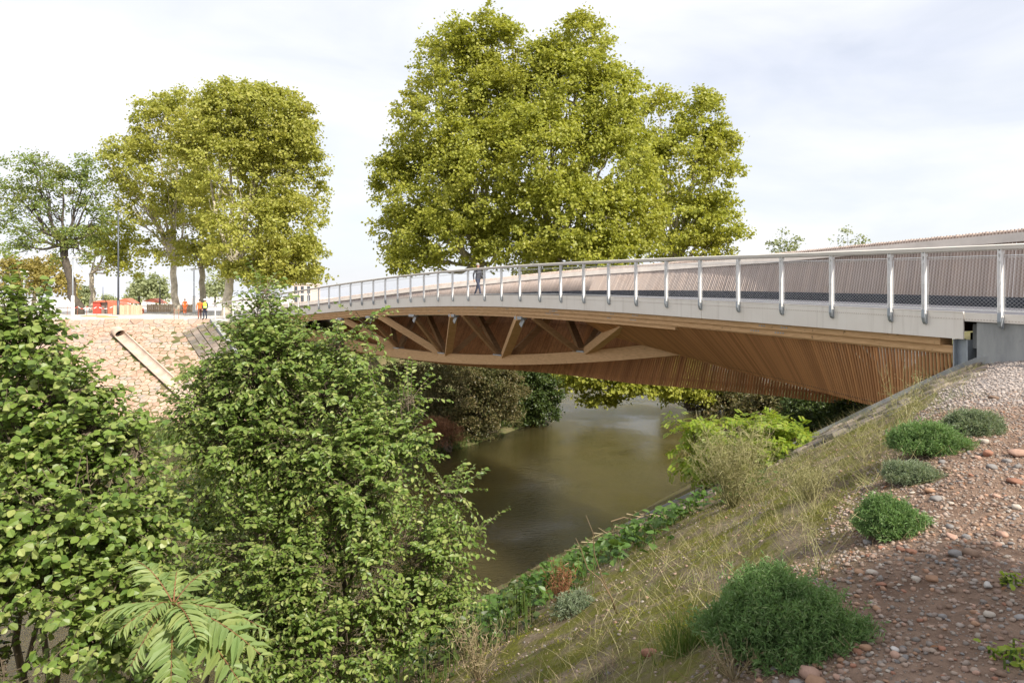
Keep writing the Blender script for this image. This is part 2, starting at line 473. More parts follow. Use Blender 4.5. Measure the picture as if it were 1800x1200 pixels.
def mat_ground():
    m, t, b = new_mat('bank soil, moss and paving')
    def attr(n):
        a = N(t, 'Attribute', attribute_name=n); return a.outputs['Fac']
    f1, f2 = noise(t, 2.2, 7, 0.62), noise(t, 14, 6, 0.65)
    soil = mixc(t, ramp(t, f1, [(0.3, (0.16, 0.105, 0.075)), (0.7, (0.30, 0.215, 0.16))]), ramp(t, f2, [(0.25, (0.6, 0.58, 0.56)), (0.75, (1.25, 1.2, 1.15))]), 1.0, 'MULTIPLY')
    pale = mixc(t, ramp(t, f1, [(0.3, (0.27, 0.235, 0.215)), (0.7, (0.40, 0.36, 0.335))]), ramp(t, f2, [(0.25, (0.65, 0.65, 0.65)), (0.75, (1.2, 1.2, 1.2))]), 1.0, 'MULTIPLY')
    soil = mixc(t, soil, pale, attr('pale'))
    bank = mixc(t, ramp(t, f1, [(0.3, (0.10, 0.075, 0.045)), (0.5, (0.20, 0.155, 0.10)), (0.75, (0.27, 0.225, 0.165))]), (0.135, 0.135, 0.018), ramp(t, noise(t, 1.5, 7, 0.7, stretched(t, (1, 1, 3))), [(0.42, (0, 0, 0)), (0.56, (0.95, 0.95, 0.95))]))
    bank = mixc(t, bank, ramp(t, f2, [(0.25, (0.6, 0.6, 0.6)), (0.75, (1.25, 1.25, 1.25))]), 1.0, 'MULTIPLY')
    c = mixc(t, soil, bank, attr('slope'))
    grass = mixc(t, ramp(t, noise(t, 0.7, 5), [(0.35, (0.075, 0.10, 0.025)), (0.65, (0.20, 0.16, 0.085))]), ramp(t, f2, [(0.25, (0.6, 0.6, 0.6)), (0.75, (1.3, 1.3, 1.3))]), 1.0, 'MULTIPLY')
    c = mixc(t, c, grass, attr('far'))
    plz = ramp(t, noise(t, 0.35, 5), [(0.3, (0.52, 0.48, 0.44)), (0.7, (0.66, 0.63, 0.60))])
    c = mixc(t, c, plz, attr('plaza'))
    t.links.new(c, b.inputs['Base Color']); b.inputs['Roughness'].default_value = 0.92
    b.inputs['Specular IOR Level'].default_value = 0.2
    bump(t, b, f2, 0.9, 0.05)
    return m
tag(link('ground', gme, mat_ground(), None, True), kind='structure')

# water
def mat_water():
    m, t, b = new_mat('brown river water')
    f = noise(t, 0.25, 4)
    t.links.new(ramp(t, f, [(0.3, (0.046, 0.036, 0.011)), (0.7, (0.066, 0.052, 0.017))]), b.inputs['Base Color'])
    b.inputs['Roughness'].default_value = 0.06
    b.inputs['IOR'].default_value = 1.33
    b.inputs['Subsurface Weight'].default_value = 1.0
    b.inputs['Subsurface Radius'].default_value = (7.0, 6.0, 4.0)
    b.inputs['Subsurface Scale'].default_value = 4.0
    mpv = stretched(t, (1.0, 2.6, 1.0))
    n1_ = noise(t, 2.6, 4, 0.6, mpv, 0.4); n2_ = noise(t, 9.0, 3, 0.5, mpv, 0.2)
    mm = N(t, 'Math', operation='MULTIPLY_ADD'); mm.inputs[1].default_value = 0.35
    t.links.new(n2_, mm.inputs[0]); t.links.new(n1_, mm.inputs[2])
    patch_ = noise(t, 0.14, 3)
    mu = N(t, 'Math', operation='MULTIPLY')
    t.links.new(mm.outputs[0], mu.inputs[0])
    t.links.new(ramp(t, patch_, [(0.4, (0.25, 0.25, 0.25)), (0.6, (1, 1, 1))]), mu.inputs[1])
    bump(t, b, mu.outputs[0], 0.7, 0.09)
    return m
wme = np_mesh('river_water', np.array([(-300, -60, 0), (300, -60, 0), (300, 420, 0), (-300, 420, 0)], float), np.array([[0, 1, 2, 3]]))
tag(link('river_water', wme, mat_water()), kind='structure')

# ------------------------------------------------------------------ bridge line
_S = np.linspace(-14, 90, 4161)
_T = 1.98475720 + 0.00710994541 * _S + 7.23814590e-06 * _S ** 2
_X = np.concatenate([[0], np.cumsum(np.cos((_T[1:] + _T[:-1]) / 2))]) * (_S[1] - _S[0])
_Y = np.concatenate([[0], np.cumsum(np.sin((_T[1:] + _T[:-1]) / 2))]) * (_S[1] - _S[0])
_X += 8.52578514 - np.interp(0, _S, _X); _Y += 15.9560749 - np.interp(0, _S, _Y)
def line(s):
    th = np.interp(s, _S, _T)
    return np.array([np.interp(s, _S, _X), np.interp(s, _S, _Y)]), np.array([np.cos(th), np.sin(th)]), np.array([np.sin(th), -np.cos(th)])
def s_at(px, wd):
    """chainage where the line at offset wd shows at picture column px"""
    x = _X + wd * np.sin(_T); y = _Y - wd * np.cos(_T)
    p = 900 + F_PX * x / np.maximum(y, 0.5)
    ok = (_S > -6) & (_S < 75)
    o = np.argsort(p[ok])
    return float(np.interp(px, p[ok][o], _S[ok][o]))
def sz_at(px, py, wd):
    s = s_at(px, wd)
    p, tn, nm = line(s)
    y = (p + nm * wd)[1]
    return s, CAMZ - (py - HOR) / F_PX * y
_dk = [(1765, 553), (1632, 547), (1564, 543), (1463, 539), (1377, 534.5), (1300, 531.5), (1234, 528.5), (1174, 526), (1120, 523.6), (1072, 522), (1028, 521), (950, 519.8), (915, 519.4), (825, 519), (746, 521), (678, 526), (579, 536), (500, 545), (420, 554), (380, 559)]
_ds = np.array([sz_at(px, py, 0) for px, py in _dk])
_dp = np.polyfit(_ds[:, 0], _ds[:, 1], 4)
def deck(s): return np.polyval(_dp, np.clip(s, -3, 60.5))
def B(s, wd, z):
    """bridge coordinates to world: chainage, offset from the near edge, height above the deck line"""
    p, tn, nm = line(s)
    q = p + nm * wd
    return np.array([q[0], q[1], deck(s) + z])
def Bz(s, wd, z):
    p, tn, nm = line(s); q = p + nm * wd
    return np.array([q[0], q[1], z])
W = 6.0
S_END = 60.0

bridge = thing('footbridge', (*line(30)[0], deck(30)), 'curved timber footbridge with pole parapet and steel railing spanning the brown river', 'bridge')

def along(s0, s1, prof, name, mat, parent=bridge, step=0.5, smooth=False):
    """prof: list of (w, z) or function of s giving it"""
    n = max(2, int(abs(s1 - s0) / step) + 1)
    rings = []
    for s in np.linspace(s0, s1, n):
        pr = prof(s) if callable(prof) else prof
        rings.append([B(s, a, b) for a, b in pr])
    mb = MB(); mb.sweep(rings)
    return mb.build(name, mat, parent, smooth)
def rect(w0, w1, z0, z1): return [(w0, z0), (w1, z0), (w1, z1), (w0, z1)]

along(-9, S_END + 1.5, rect(0.06, W - 0.05, -0.14, -0.03), 'deck', M['asphalt'])
along(-1.2, S_END, rect(0.4, W - 0.4, -0.42, -0.15), 'soffit', M['soffit'])
along(-9, S_END + 1, rect(W - 0.3, W + 0.1, -0.029, 0.25), 'kerb', M['kerb_dark'])
along(-9, S_END + 1, rect(W - 0.3, W + 0.1, -0.55, -0.035), 'far_edge_beam', M['glulam'])
# fascia in plates with joints
SP = 1.60894902
joints = [-1.64, 0, 4 * SP, 8 * SP, 12 * SP, 16 * SP, 20 * SP, 24 * SP, 28 * SP, 32 * SP, S_END]
for a, b in zip(joints[:-1], joints[1:]):
    along(a + 0.006, b - 0.006, rect(0.0, 0.03, -0.54, 0.0), 'fascia_plate', M['steel_plate'])
    along(a + 0.006, b - 0.006, rect(-0.012, 0.03, 0.003, 0.02), 'fascia_lip', M['steel_plate'])
along(-9, -1.66, rect(0.0, 0.03, -0.17, 0.0), 'fascia_plate', M['steel_plate'])
mb = MB()
s = -8.0
while s < 16:
    p, tn, nm = line(s)
    mb.box(B(s, -0.002, -0.13), np.array([*tn, 0]) * .016, np.array([*nm, 0]) * .004, (0, 0, .010)); s += 0.06
tag(mb.build('pale_dashes', M['cap'], bridge), kind='stuff')  # row of small pale boxes along the fascia
# layered glulam edge beam
along(-1.05, S_END, rect(0.12, 0.5, -0.70, -0.55), 'edge_beam', M['glulam'])
along(-1.3, S_END, rect(0.20, 0.5, -0.86, -0.703), 'edge_beam', M['glulam'])
along(8.0, S_END, rect(0.28, 0.5, -1.0, -0.863), 'edge_beam', M['glulam'])
along(-1.3, 8.0, rect(0.28, 0.5, -0.9, -0.863), 'edge_beam', M['glulam'])
# bolts in little groups
mb = MB()
for s, zz, n in [(3.2, -.62, 3), (4.0, -.62, 3), (3.4, -.78, 4), (4.3, -.78, 4), (9.8, -.62, 4), (10.0, -.78, 4), (11.2, -.62, 3), (11.5, -.78, 3), (15.0, -.62, 5), (15.2, -.66, 5), (15.0, -.78, 5), (15.6, -.76, 5), (19, -.62, 3), (22, -.62, 3), (26, -.78, 3), (30, -.62, 3)]:
    for k in range(n):
        p, tn, nm = line(s + k * 0.09)
        w0 = 0.12 if zz > -.7 else 0.20
        c = B(s + k * 0.09, w0, zz)
        mb.box(c, np.array([*tn, 0]) * .018, np.array([*nm, 0]) * .012, (0, 0, .018))
o = mb.build('bolt_heads', M['galv_dull'], bridge); tag(o, kind='stuff')

# ---- railing
rail = along(-9, S_END, [(-0.11, 1.255), (0.03, 1.235), (0.06, 1.26), (0.05, 1.33), (-0.06, 1.35), (-0.12, 1.33)], 'railing', M['rail'])
along(-9, S_END, rect(-0.03, -0.015, 1.13, 1.145), 'tension_cable', M['wire'], rail)
along(-9, S_END, rect(-0.03, -0.012, 0.055, 0.075), 'bottom_rail', M['galv'], rail)
post_s = [-4.6 * SP, -3.1 * SP, -1.5 * SP, -0.5 * SP - 0.02] + [k * SP for k in range(0, 38) if k * SP < S_END]
for s in post_s:
    mb = MB()
    p, tn, nm = line(s)
    t3, n3 = np.array([*tn, 0]), np.array([*nm, 0])
    b0 = B(s, 0, 0)
    up = np.array([0, 0, 1.0])
    for sg in (-1, 1):
        mb.box(b0 - n3 * 0.065 + t3 * 0.030 * sg + up * 0.60, t3 * 0.009, n3 * 0.034, up * 0.66)
    for zz in (0.16, 0.6, 1.05):
        mb.box(b0 - n3 * 0.062 + up * zz, t3 * 0.03, n3 * 0.02, up * 0.03)
    mb.box(b0 - n3 * 0.035 + up * 1.2, t3 * 0.03, n3 * 0.05, up * 0.035)
    o = mb.build('post', M['galv'], rail)
    # hanging bracket on the fascia, rounded below
    mb = MB()
    prof = [(-0.002, 0.03), (-0.105, 0.03), (-0.11, -0.14), (-0.085, -0.23), (-0.04, -0.28), (-0.002, -0.27)]
    r = [[b0 + n3 * a + up * z + t3 * sg * 0.034 for a, z in prof] for sg in (-1, 1)]
    mb.sweep(r)
    mb.build('bracket', M['galv_dull'], rail)
# cable nets: one per bay
for k, (s0, s1) in enumerate(zip(post_s[:-1], post_s[1:])):
    a, b = s0 + 0.055, s1 - 0.055
    Ln, z0, z1 = b - a, 0.07, 1.10
    mb = MB()
    def q(u, v): return B(a + u, -0.022, z0 + v)
    H = z1 - z0
    mb.tube([q(0, 0), q(0, H)], 0.007, 4); mb.tube([q(Ln, 0), q(Ln, H)], 0.007, 4)
    mb.tube([q(0, H), q(Ln, H)], 0.006, 4)
    mb.build('net_frame', M['wire'], rail)
    mb = MB()
    pitch = 0.085 if s0 < 10 else 0.13; sl = 0.85; wr = 0.0016 if s0 < 8 else 0.0008                       # rise per run of a wire
    u0 = -H / sl
    while u0 < Ln:
        for dr in (1, -1):
            ua, ub = max(0, u0), min(Ln, u0 + H / sl)
            if ub - ua > 0.02:
                va, vb = (ua - u0) * sl, (ub - u0) * sl
                if dr > 0: P, Q = q(ua, va), q(ub, vb)
                else: P, Q = q(ua, H - va), q(ub, H - vb)
                mb.tube([P, Q], wr, 3, False)
        u0 += pitch
    o = mb.build('cable_net', M['wire'], rail)
    tag(o, kind='stuff')

# ---- poles
def pole_mesh():
    mb = MB(); k = 8
    V = [(math.cos(2 * math.pi * j / k), math.sin(2 * math.pi * j / k), z) for z in (0, 1) for j in range(k)]
    mb.add(V, [(j, (j + 1) % k, k + (j + 1) % k, k + j) for j in range(k)] + [tuple(range(k - 1, -1, -1)), tuple(range(k, 2 * k))])
    me = np_mesh('pole', np.concatenate(mb.V), [np.array(f) for f in mb.F.values()])
    sm = np.ones(len(me.polygons), bool); sm[-2:] = False
    me.polygons.foreach_set('use_smooth', sm)
    return me
POLE = {}
def pole_set(items, name, mat, mat_i, limit, rad):
    """items: (p, q) lower and upper ends, nearest first get objects of their own"""
    order = sorted(range(len(items)), key=lambda i: np.linalg.norm(items[i][0] - np.array([0, 0, 10])))
    if name not in POLE:
        POLE[name] = pole_mesh(); POLE[name].materials.append(mat)
    rest = MB()
    for n, i in enumerate(order):
        p, q = items[i][:2]
        r = rad * random.uniform(0.92, 1.08)
        if n < limit:
            a = Vector(q - p); l = a.length
            o = bpy.data.objects.new(name, POLE[name]); COL.objects.link(o)
            o.parent = bridge
            zv = a / l
            xv = Vector((*items[i][2], 0)) if len(items[i]) > 2 else Vector((1, 0, 0))
            xv = (xv - zv * xv.dot(zv)).normalized(); yv = zv.cross(xv)
            dp = (2.2 if name == 'soffit_slat' else 1.5) if len(items[i]) > 2 else 1.0
            Mx = Matrix.Translation(Vector(p)) @ Matrix((xv, yv, zv)).transposed().to_4x4() @ Matrix.Diagonal((r, r * dp, l, 1))
            o.matrix_basis = Matrix.Translation(bridge.location).inverted() @ Mx
        else:
            a = unit(q - p)
            xv = np.array([*items[i][2], 0.0]) if len(items[i]) > 2 else np.array([1.0, 0, 0])
            xv = unit(xv - a * np.dot(xv, a)); yv = np.cross(a, xv) * ((2.2 if name == 'soffit_slat' else 1.5) if len(items[i]) > 2 else 1.0)
            rest.sweep([[e + r * (math.cos(k * math.pi / 4) * xv + math.sin(k * math.pi / 4) * yv) for k in range(8)] for e in (p, q)])
    if rest.V:
        o = rest.build(name + '_run', mat_i, bridge, True); tag(o, kind='stuff')

# far parapet screen, leaning outward at mid span, taller at the near end
def scr_h(s): return np.interp(s, [-8, -2, 4, 10, 17, 30, 45, 60], [2.5, 2.25, 2.0, 1.72, 1.52, 1.3, 1.2, 1.15])
def scr_lean(s): return np.interp(s, [-8, -2, 4, 10, 17, 28, 45, 60], [0.08, 0.14, 0.34, 0.55, 0.75, 0.65, 0.25, 0.08])
items = []
s = -7.5
while s < S_END:
    j = random.uniform(-.008, .008)
    items.append((B(s, W + 0.16, 0.22 + j), B(s, W + 0.16 + scr_lean(s), scr_h(s) + j), line(s)[1]))
    s += 0.094
pole_set(items, 'parapet_slat', M['parapet'], M['parapet_i'], 300, 0.036)
def cap_prof(s):
    h, l = scr_h(s), scr_lean(s)
    wq = W + 0.12 + l * (h - 0.28) / (h - 0.24)
    k_ = l / (h - .24)
    return [(wq - 0.16 - .12 * k_, h - 0.36), (wq - 0.11 - .12 * k_, h - 0.37), (wq - 0.03 + .08 * k_, h - 0.12), (wq - 0.10 + .08 * k_, h - 0.11)]
along(-8, S_END, cap_prof, 'parapet_cap', M['cap'])

# lower near lattice: from the edge beam down and inwards
near_bot = [(1590, 722, 0.42), (1520, 709, 0.75), (1435, 686, 1.2), (1368, 669, 1.55), (1283, 648, 1.95), (1198, 624, 2.2), (1085, 593, 1.9), (1030, 580, 1.4)]
nbt = np.array([(*sz_at(px, py, wd), wd) for px, py, wd in near_bot])
nbt = nbt[np.argsort(nbt[:, 0])]
near_s0, near_s1 = -1.28, s_at(1022, 0.4)
def slope_cut(s, wd):
    p, tn, nm = line(s); q_ = p + nm * wd
    return gz1(*q_) + 0.12
items = []
s = near_s0
S2 = nbt[:, 0]
sb_end = float(S2[-1])
while s < near_s1:
    u = (s - near_s0) / (near_s1 - near_s0)
    sb = s
    if sb < S2[0]:
        wb = 0.36; zb = slope_cut(sb, wb)
        zb = max(zb, nbt[0, 1])
    else:
        wb = np.interp(sb, S2, nbt[:, 2]); zb = np.interp(sb, S2, nbt[:, 1])
    top = B(s, 0.33, -0.88)
    bot = Bz(sb, wb, zb)
    if top[2] - bot[2] > 0.05: items.append((bot, top))
    s += 0.084
n_near = len(items)
pole_set(items, 'soffit_slat', M['lattice'], M['lattice_i'], 300, 0.031)
mb = MB()
mb.tube([it[0] * 0.93 + it[1] * 0.07 + np.array([0, 0, 0.0]) for it in items[::4]], 0.03, 4)
mb.build('lattice_batten', M['soffit'], bridge)

# lower far lattice: from the far edge down and inwards
far_bot = [(1600, 722, 5.9), (1500, 713, 5.7), (1340, 693, 5.3), (1227, 683, 5.0), (1113, 674, 4.6), (1000, 659, 4.3), (880, 648, 4.1), (780, 640, 4.0), (640, 622, 4.2), (520, 606, 4.8)]
fbt = np.array([(*sz_at(px, py, wd), wd) for px, py, wd in far_bot])
fbt = fbt[np.argsort(fbt[:, 0])]
items = []
s = fbt[0, 0] - 1.5
while s < fbt[-1, 0]:
    wb = np.interp(s, fbt[:, 0], fbt[:, 2]); zb = np.interp(s, fbt[:, 0], fbt[:, 1])
    bot = Bz(s, wb, zb); top = B(s, W - 0.02, -0.5)
    if gz1(bot[0], bot[1]) < bot[2] + 0.3: items.append((bot, top, line(s)[1]))
    s += 0.125
pole_set(items, 'soffit_slat', M['lattice'], M['lattice_i'], max(0, 300 - n_near), 0.028)
for fr in (0.1, 0.42, 0.72):
    mb = MB()
    mb.tube([it[0] * (1 - fr) + it[1] * fr + np.array([0.09, 0.05, -0.02]) for it in items[::6]], 0.045, 4)
    mb.build('lattice_batten', M['soffit'], bridge)

# ---- fish-belly truss
ch = [(500, 566, 588), (567, 583, 604), (630, 600, 618), (687, 612, 627), (783, 619.5, 637), (880, 623, 641), (950, 621, 640), (1020, 617, 637), (1100, 610, 632.5), (1195, 600, 625), (1300, 582, 611)]
WC = 2.7
chp = np.array([[*sz_at(px, a, WC), sz_at(px, b, WC)[1]] for px, a, b in ch])
chp = chp[np.argsort(chp[:, 0])]
def chord_top(s): return np.interp(s, chp[:, 0], chp[:, 1])
_pt = np.polyfit(chp[:, 0], chp[:, 1], 4); _pb = np.polyfit(chp[:, 0], chp[:, 2], 4)
chord_top = lambda s: np.polyval(_pt, s)
chord_bot = lambda s: np.polyval(_pb, s)
mb = MB()
rings = []
for s in np.linspace(chp[0, 0], chp[-1, 0], 60):
    zt, zb = chord_top(s), chord_bot(s)
    rings.append([Bz(s, WC, zb), Bz(s, WC + 0.42, zb), Bz(s, WC + 0.42, zt), Bz(s, WC, zt)])
mb.sweep(rings)
mb.build('lower_chord', M['glulam'], bridge)
def top_pt(px, wd=0.36):
    s = s_at(px, wd); return B(s, wd, -0.97)
def bot_pt(px, wd=WC + 0.2):
    s = s_at(px, wd); return Bz(s, wd, chord_top(s) - 0.02)
def beam(p, q_, wd, ht, mat, name='diagonal'):
    mb = MB(); mb.bar(p, q_, wd, ht); return mb.build(name, M[mat], bridge)
im = lambda x: 500 + x / 3.0
beam(top_pt(im(300)), bot_pt(im(590)), 0.3, 0.42, 'glulam')
beam(top_pt(im(505)), bot_pt(im(825)), 0.3, 0.42, 'glulam')
beam(top_pt(im(893)), bot_pt(im(865)), 0.42, 0.36, 'glulam')
beam(top_pt(im(1245)), bot_pt(im(1165)), 0.42, 0.36, 'glulam')
beam(top_pt(im(1790), 0.8), bot_pt(im(1600)), 0.36, 0.36, 'glulam')
for a, b in ((440, 602), (675, 832), (943, 1130), (1312, 1552)):
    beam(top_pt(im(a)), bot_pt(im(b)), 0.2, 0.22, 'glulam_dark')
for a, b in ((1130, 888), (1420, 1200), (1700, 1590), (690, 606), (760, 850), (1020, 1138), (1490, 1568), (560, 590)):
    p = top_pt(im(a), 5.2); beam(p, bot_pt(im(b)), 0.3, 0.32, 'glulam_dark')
for a in (300, 450, 680, 893, 1245):                      # steel node shoes under the edge beam
    c = top_pt(im(a)); mb = MB()
    p, tn, nm = line(s_at(im(a), 0.36))
    mb.box(c + np.array([0, 0, -0.06]), np.array([*tn, 0]) * .3, np.array([*nm, 0]) * .16, (0, 0, .07))
    mb.bar(c + np.array([*tn, 0]) * -.25 + np.array([0, 0, -.12]), c + np.array([0, 0, -.42]), .24, .04, up=(*nm, 0))
    mb.build('node_shoe', M['galv_dull'], bridge)
for a in (600, 840, 1140, 1570):
    c = bot_pt(im(a)); mb = MB()
    p, tn, nm = line(s_at(im(a), WC))
    mb.box(c + np.array([0, 0, .02]), np.array([*tn, 0]) * .42, np.array([*nm, 0]) * .235, (0, 0, .035))
    mb.build('node_plate', M['galv_dull'], bridge)
for s in np.arange(6, 52, 2.9):
    mb = MB(); mb.bar(B(s, 0.52, -0.6), B(s, W - 0.35, -0.6), 0.18, 0.34); mb.build('cross_beam', M['soffit'], bridge)
mb = MB(); mb.tube([B(s, 1.4, -1.02) for s in np.linspace(12, 42, 20)], 0.035, 6); mb.build('service_pipe', M['galv_dull'], bridge)

# ---- near abutment: steel column, concrete block, sloping concrete strip
def sbox(mb, s0, s1, w0, w1, z0, z1):
    r = []
    for s in np.linspace(s0, s1, max(2, int(abs(s1 - s0) / 0.8) + 2)):
        r.append([Bz(s, w0, z0), Bz(s, w1, z0), Bz(s, w1, z1), Bz(s, w0, z1)])
    mb.sweep(r)
za = deck(-2)
mb = MB()
ca_, cb_ = s_at(1675, .14), s_at(1701, .14)
sbox(mb, ca_ - .03, ca_, 0.14, 0.5, 7.6, za - .55); sbox(mb, cb_, cb_ + .03, 0.14, 0.5, 7.6, za - .55); sbox(mb, cb_ + .03, ca_ - .03, 0.24, 0.27, 7.6, za - .551)
mb.build('steel_column', M['galv_dull'], bridge)
abut = thing('abutment', (*line(-4)[0], 8.0), 'grey board marked concrete abutment block at the near end of the bridge', 'abutment')
mb = MB(); sbl = s_at(1717, .05)
sbox(mb, -9.5, sbl, 0.05, W + 0.6, 6.6, za - .185); mb.build('concrete_block', M['concrete'], abut)
mb = MB(); sbox(mb, sbl + .002, sbl + .25, 0.3, .85, 8.95, za - .22); mb.build('bearing_shelf', M['concrete'], abut)
mb = MB(); sbox(mb, sbl + .002, -1.2, 0.86, W - .1, 6.8, za - .43); mb.build('gap_shade_block', M['black'], abut)  # black box standing in for the shade behind the steel column
kb = MB()
A0 = np.array([8.95, 14.5])
rings = []
for l in np.linspace(-0.9, 7.5, 18):
    c = A0 + NBN * l
    g = gz(np.array([c[0]]), np.array([c[1]]), False)[0]
    u3 = np.array([*NBU, 0]); z3 = np.array([0, 0, 1.0])
    c3 = np.array([c[0], c[1], g])
    rings.append([c3 - u3 * .10 - z3 * .5, c3 + u3 * .12 - z3 * .5, c3 + u3 * .12 + z3 * .15, c3 - u3 * .10 + z3 * .15])
kb.sweep(rings); kb.build('sloping_kerb', M['concrete'], abut)

# far abutment
fab = thing('abutment', (*line(61)[0], 7.0), 'pale concrete abutment wall carrying the far end of the bridge beside the stone slope', 'abutment')
mb = MB(); sbox(mb, S_END - 1.2, S_END + 2.2, 0.3, W, 3.0, deck(60) - .6); mb.build('concrete_block', M['concrete'], fab)
k0, k1 = ground_at(372, 566), ground_at(440, 655)
mb = MB()
mb.bar(k0 + [0, 0, .1], k1 + [0, 0, .1], .35, .35); mb.build('sloping_kerb', M['concrete'], fab)

# ------------------------------------------------------------------ stone pitching on the far bank
def half_plane_clip(poly, mid, nrm):
    outp = []
    n = len(poly)
    for i in range(n):
        a, b = poly[i], poly[(i + 1) % n]
        da, db = np.dot(a - mid, nrm), np.dot(b - mid, nrm)
        if da <= 0: outp.append(a)
        if da * db < 0: outp.append(a + (b - a) * da / (da - db))
    return outp
def voronoi(u0, u1, v0, v1, cu, cv, jit=0.38, keep=None):
    nu, nv = int((u1 - u0) / cu), int((v1 - v0) / cv)
    P = {}
    for j in range(nv):
        for i in range(nu):
            P[i, j] = np.array([u0 + (i + 0.5 + 0.5 * (j % 2) + random.uniform(-jit, jit)) * cu, v0 + (j + 0.5 + random.uniform(-jit, jit)) * cv])
    res = []
    sc = np.array([1 / cu, 1 / cv])
    for (i, j), c in P.items():
        if keep and not keep(c): continue
        poly = [c + np.array(q_) for q_ in ((-cu * 1.6, -cv * 1.6), (cu * 1.6, -cv * 1.6), (cu * 1.6, cv * 1.6), (-cu * 1.6, cv * 1.6))]
        for dj in (-2, -1, 0, 1, 2):
            for di in (-2, -1, 0, 1, 2):
                if (di or dj) and (i + di, j + dj) in P:
                    o2 = P[i + di, j + dj]
                    poly = half_plane_clip(poly, (c + o2) / 2, (o2 - c) * sc * sc)
                    if len(poly) < 3: break
            if len(poly) < 3: break
        if len(poly) >= 3: res.append((c, np.array(poly)))
    return res
def stone_prism(mb, c, poly, to3, nrm, gap, h, crown=0.25):
    """a stone with sloped shoulders: base outline and inset, raised top"""
    poly = c + (poly - c) * (1 - gap)
    top = c + (poly - c) * (1 - crown)
    n = len(poly)
    tilt = np.array([random.uniform(-.05, .05), random.uniform(-.05, .05)])
    V = [to3(p) - nrm * 0.06 for p in poly] + [to3(p) + nrm * h * 0.6 for p in poly] + [to3(p) + nrm * (h + np.dot(p - c, tilt)) for p in top]
    F = []
    for r in (0, n):
        F += [(r + i, r + (i + 1) % n, r + n + (i + 1) % n, r + n + i) for i in range(n)]
    F.append(tuple(range(2 * n, 3 * n)))
    mb.add(V, F)
g0, g1 = ground_at(212, 592), ground_at(352, 722)
def far_pt(p):
    """slope coordinates (x along the bank, v down the slope) to world"""
    y = TOP_Y - p[1] * math.cos(math.atan(0.62))
    e = y - 45.0
    z = PLAZA_Z if e > 17.23 else (0.84 + 0.62 * (e - 5.6) if e >= 5.6 else 0.15 * e)
    return np.array([p[0], y, z])
FN = np.array([0, -0.62, 1.0]); FN /= np.linalg.norm(FN)
def gut_dist(x, y):
    a, b = g0[:2], g1[:2]; p = np.array([x, y])
    tt = np.clip(np.dot(p - a, b - a) / np.dot(b - a, b - a), 0, 1.0)
    return np.linalg.norm(p - a - tt * (b - a))
kd = (k1 - k0)[:2]
def keep_far(c):
    q_ = far_pt(c)
    if gut_dist(q_[0], q_[1]) < 0.5: return False
    cr = kd[0] * (q_[1] - k0[1]) - kd[1] * (q_[0] - k0[0])
    return cr < -0.4 * np.linalg.norm(kd)
pitch = thing('stone_pitching', far_pt(np.array([-35, 13.0])), 'pink stone pitching covering the sunlit far bank slope below the plaza', 'stone slope')
cells = voronoi(-49, -16, 0.2, 13.0, 0.50, 0.38, .42, keep=keep_far)
def prio(c):
    q_ = far_pt(c); px = 900 + F_PX * q_[0] / q_[1]; py = HOR + F_PX * (CAMZ - q_[2]) / q_[1]
    return abs(px - 215) / 130 + abs(py - 655) / 90
cells.sort(key=lambda cp: prio(cp[0]))
rest = MB()
for n, (c, poly) in enumerate(cells):
    h = random.uniform(0.03, 0.10)
    mb = MB() if n < 300 else rest
    stone_prism(mb, c, poly, far_pt, FN, random.uniform(.03, .11), h)
    if n < 300: mb.build('stone', M['pitching'], pitch)
tag(rest.build('stone_run', M['pitching_i'], pitch), kind='stuff')
# grey paving between the stones and the bridge
wing = thing('paved_wing', k0, 'grey paved strip running down the slope beside the far bridge abutment', 'paving')
mb = MB()
perp = np.array([kd[1], -kd[0]]) / np.linalg.norm(kd)
if perp[0] > 0: perp = -perp
nrow, ncol = 16, 4
for i in range(nrow):
    for j in range(ncol):
        b0 = k0 + (k1 - k0) * ((i + .5) / nrow)
        c = b0[:2] + perp * (0.35 + j * 0.55 + .1)
        z = gz(np.array([c[0]]), np.array([c[1]]), False)[0]
        mbt = MB()
        sdir = (k1 - k0) / np.linalg.norm(k1 - k0)
        p3 = np.array([*perp, .62 * perp[1]]); p3 -= sdir * np.dot(p3, sdir)
        ln = np.linalg.norm(k1 - k0) / nrow
        mbt.box([c[0], c[1], z + .03 + random.uniform(0, .02)], sdir * (ln / 2 - .015), unit(p3) * .262, unit(np.cross(sdir, p3)) * .1)
        mbt.build('slab', M['slab'], wing)

# half-pipe gutter down the slope
gut = thing('gutter', g0, 'pale concrete half pipe gutter running diagonally down the pink stone slope', 'gutter')
gd = unit(g1 - g0); side = unit(np.cross(gd, FN)); upn = np.cross(side, gd)
prof = []
for an in np.linspace(0, math.pi, 9): prof.append((-0.36 * math.cos(an), -0.28 * math.sin(an) + 0.30))
for an in np.linspace(math.pi, 0, 9): prof.append((-0.46 * math.cos(an), -0.5 * math.sin(an) + 0.30))
mb = MB()
mb.sweep([[g0 + gd * l + side * a + upn * b for a, b in prof] for l in np.linspace(0.0, np.linalg.norm(g1 - g0), 12)])
mb.build('channel', M['gutter'], gut, False)
mb = MB()
ring = [[g0 + gd * l + side * (r * math.cos(a)) + upn * (0.3 + r * 0.8 * math.sin(a)) for a in np.linspace(0, 2 * math.pi, 14, endpoint=False)] for l, r in ((-0.7, .47), (0.2, .47), (0.1, .37), (-0.6, .36))]
mb.sweep(ring, True, False); mb.build('pipe_mouth', M['gutter'], gut, True)
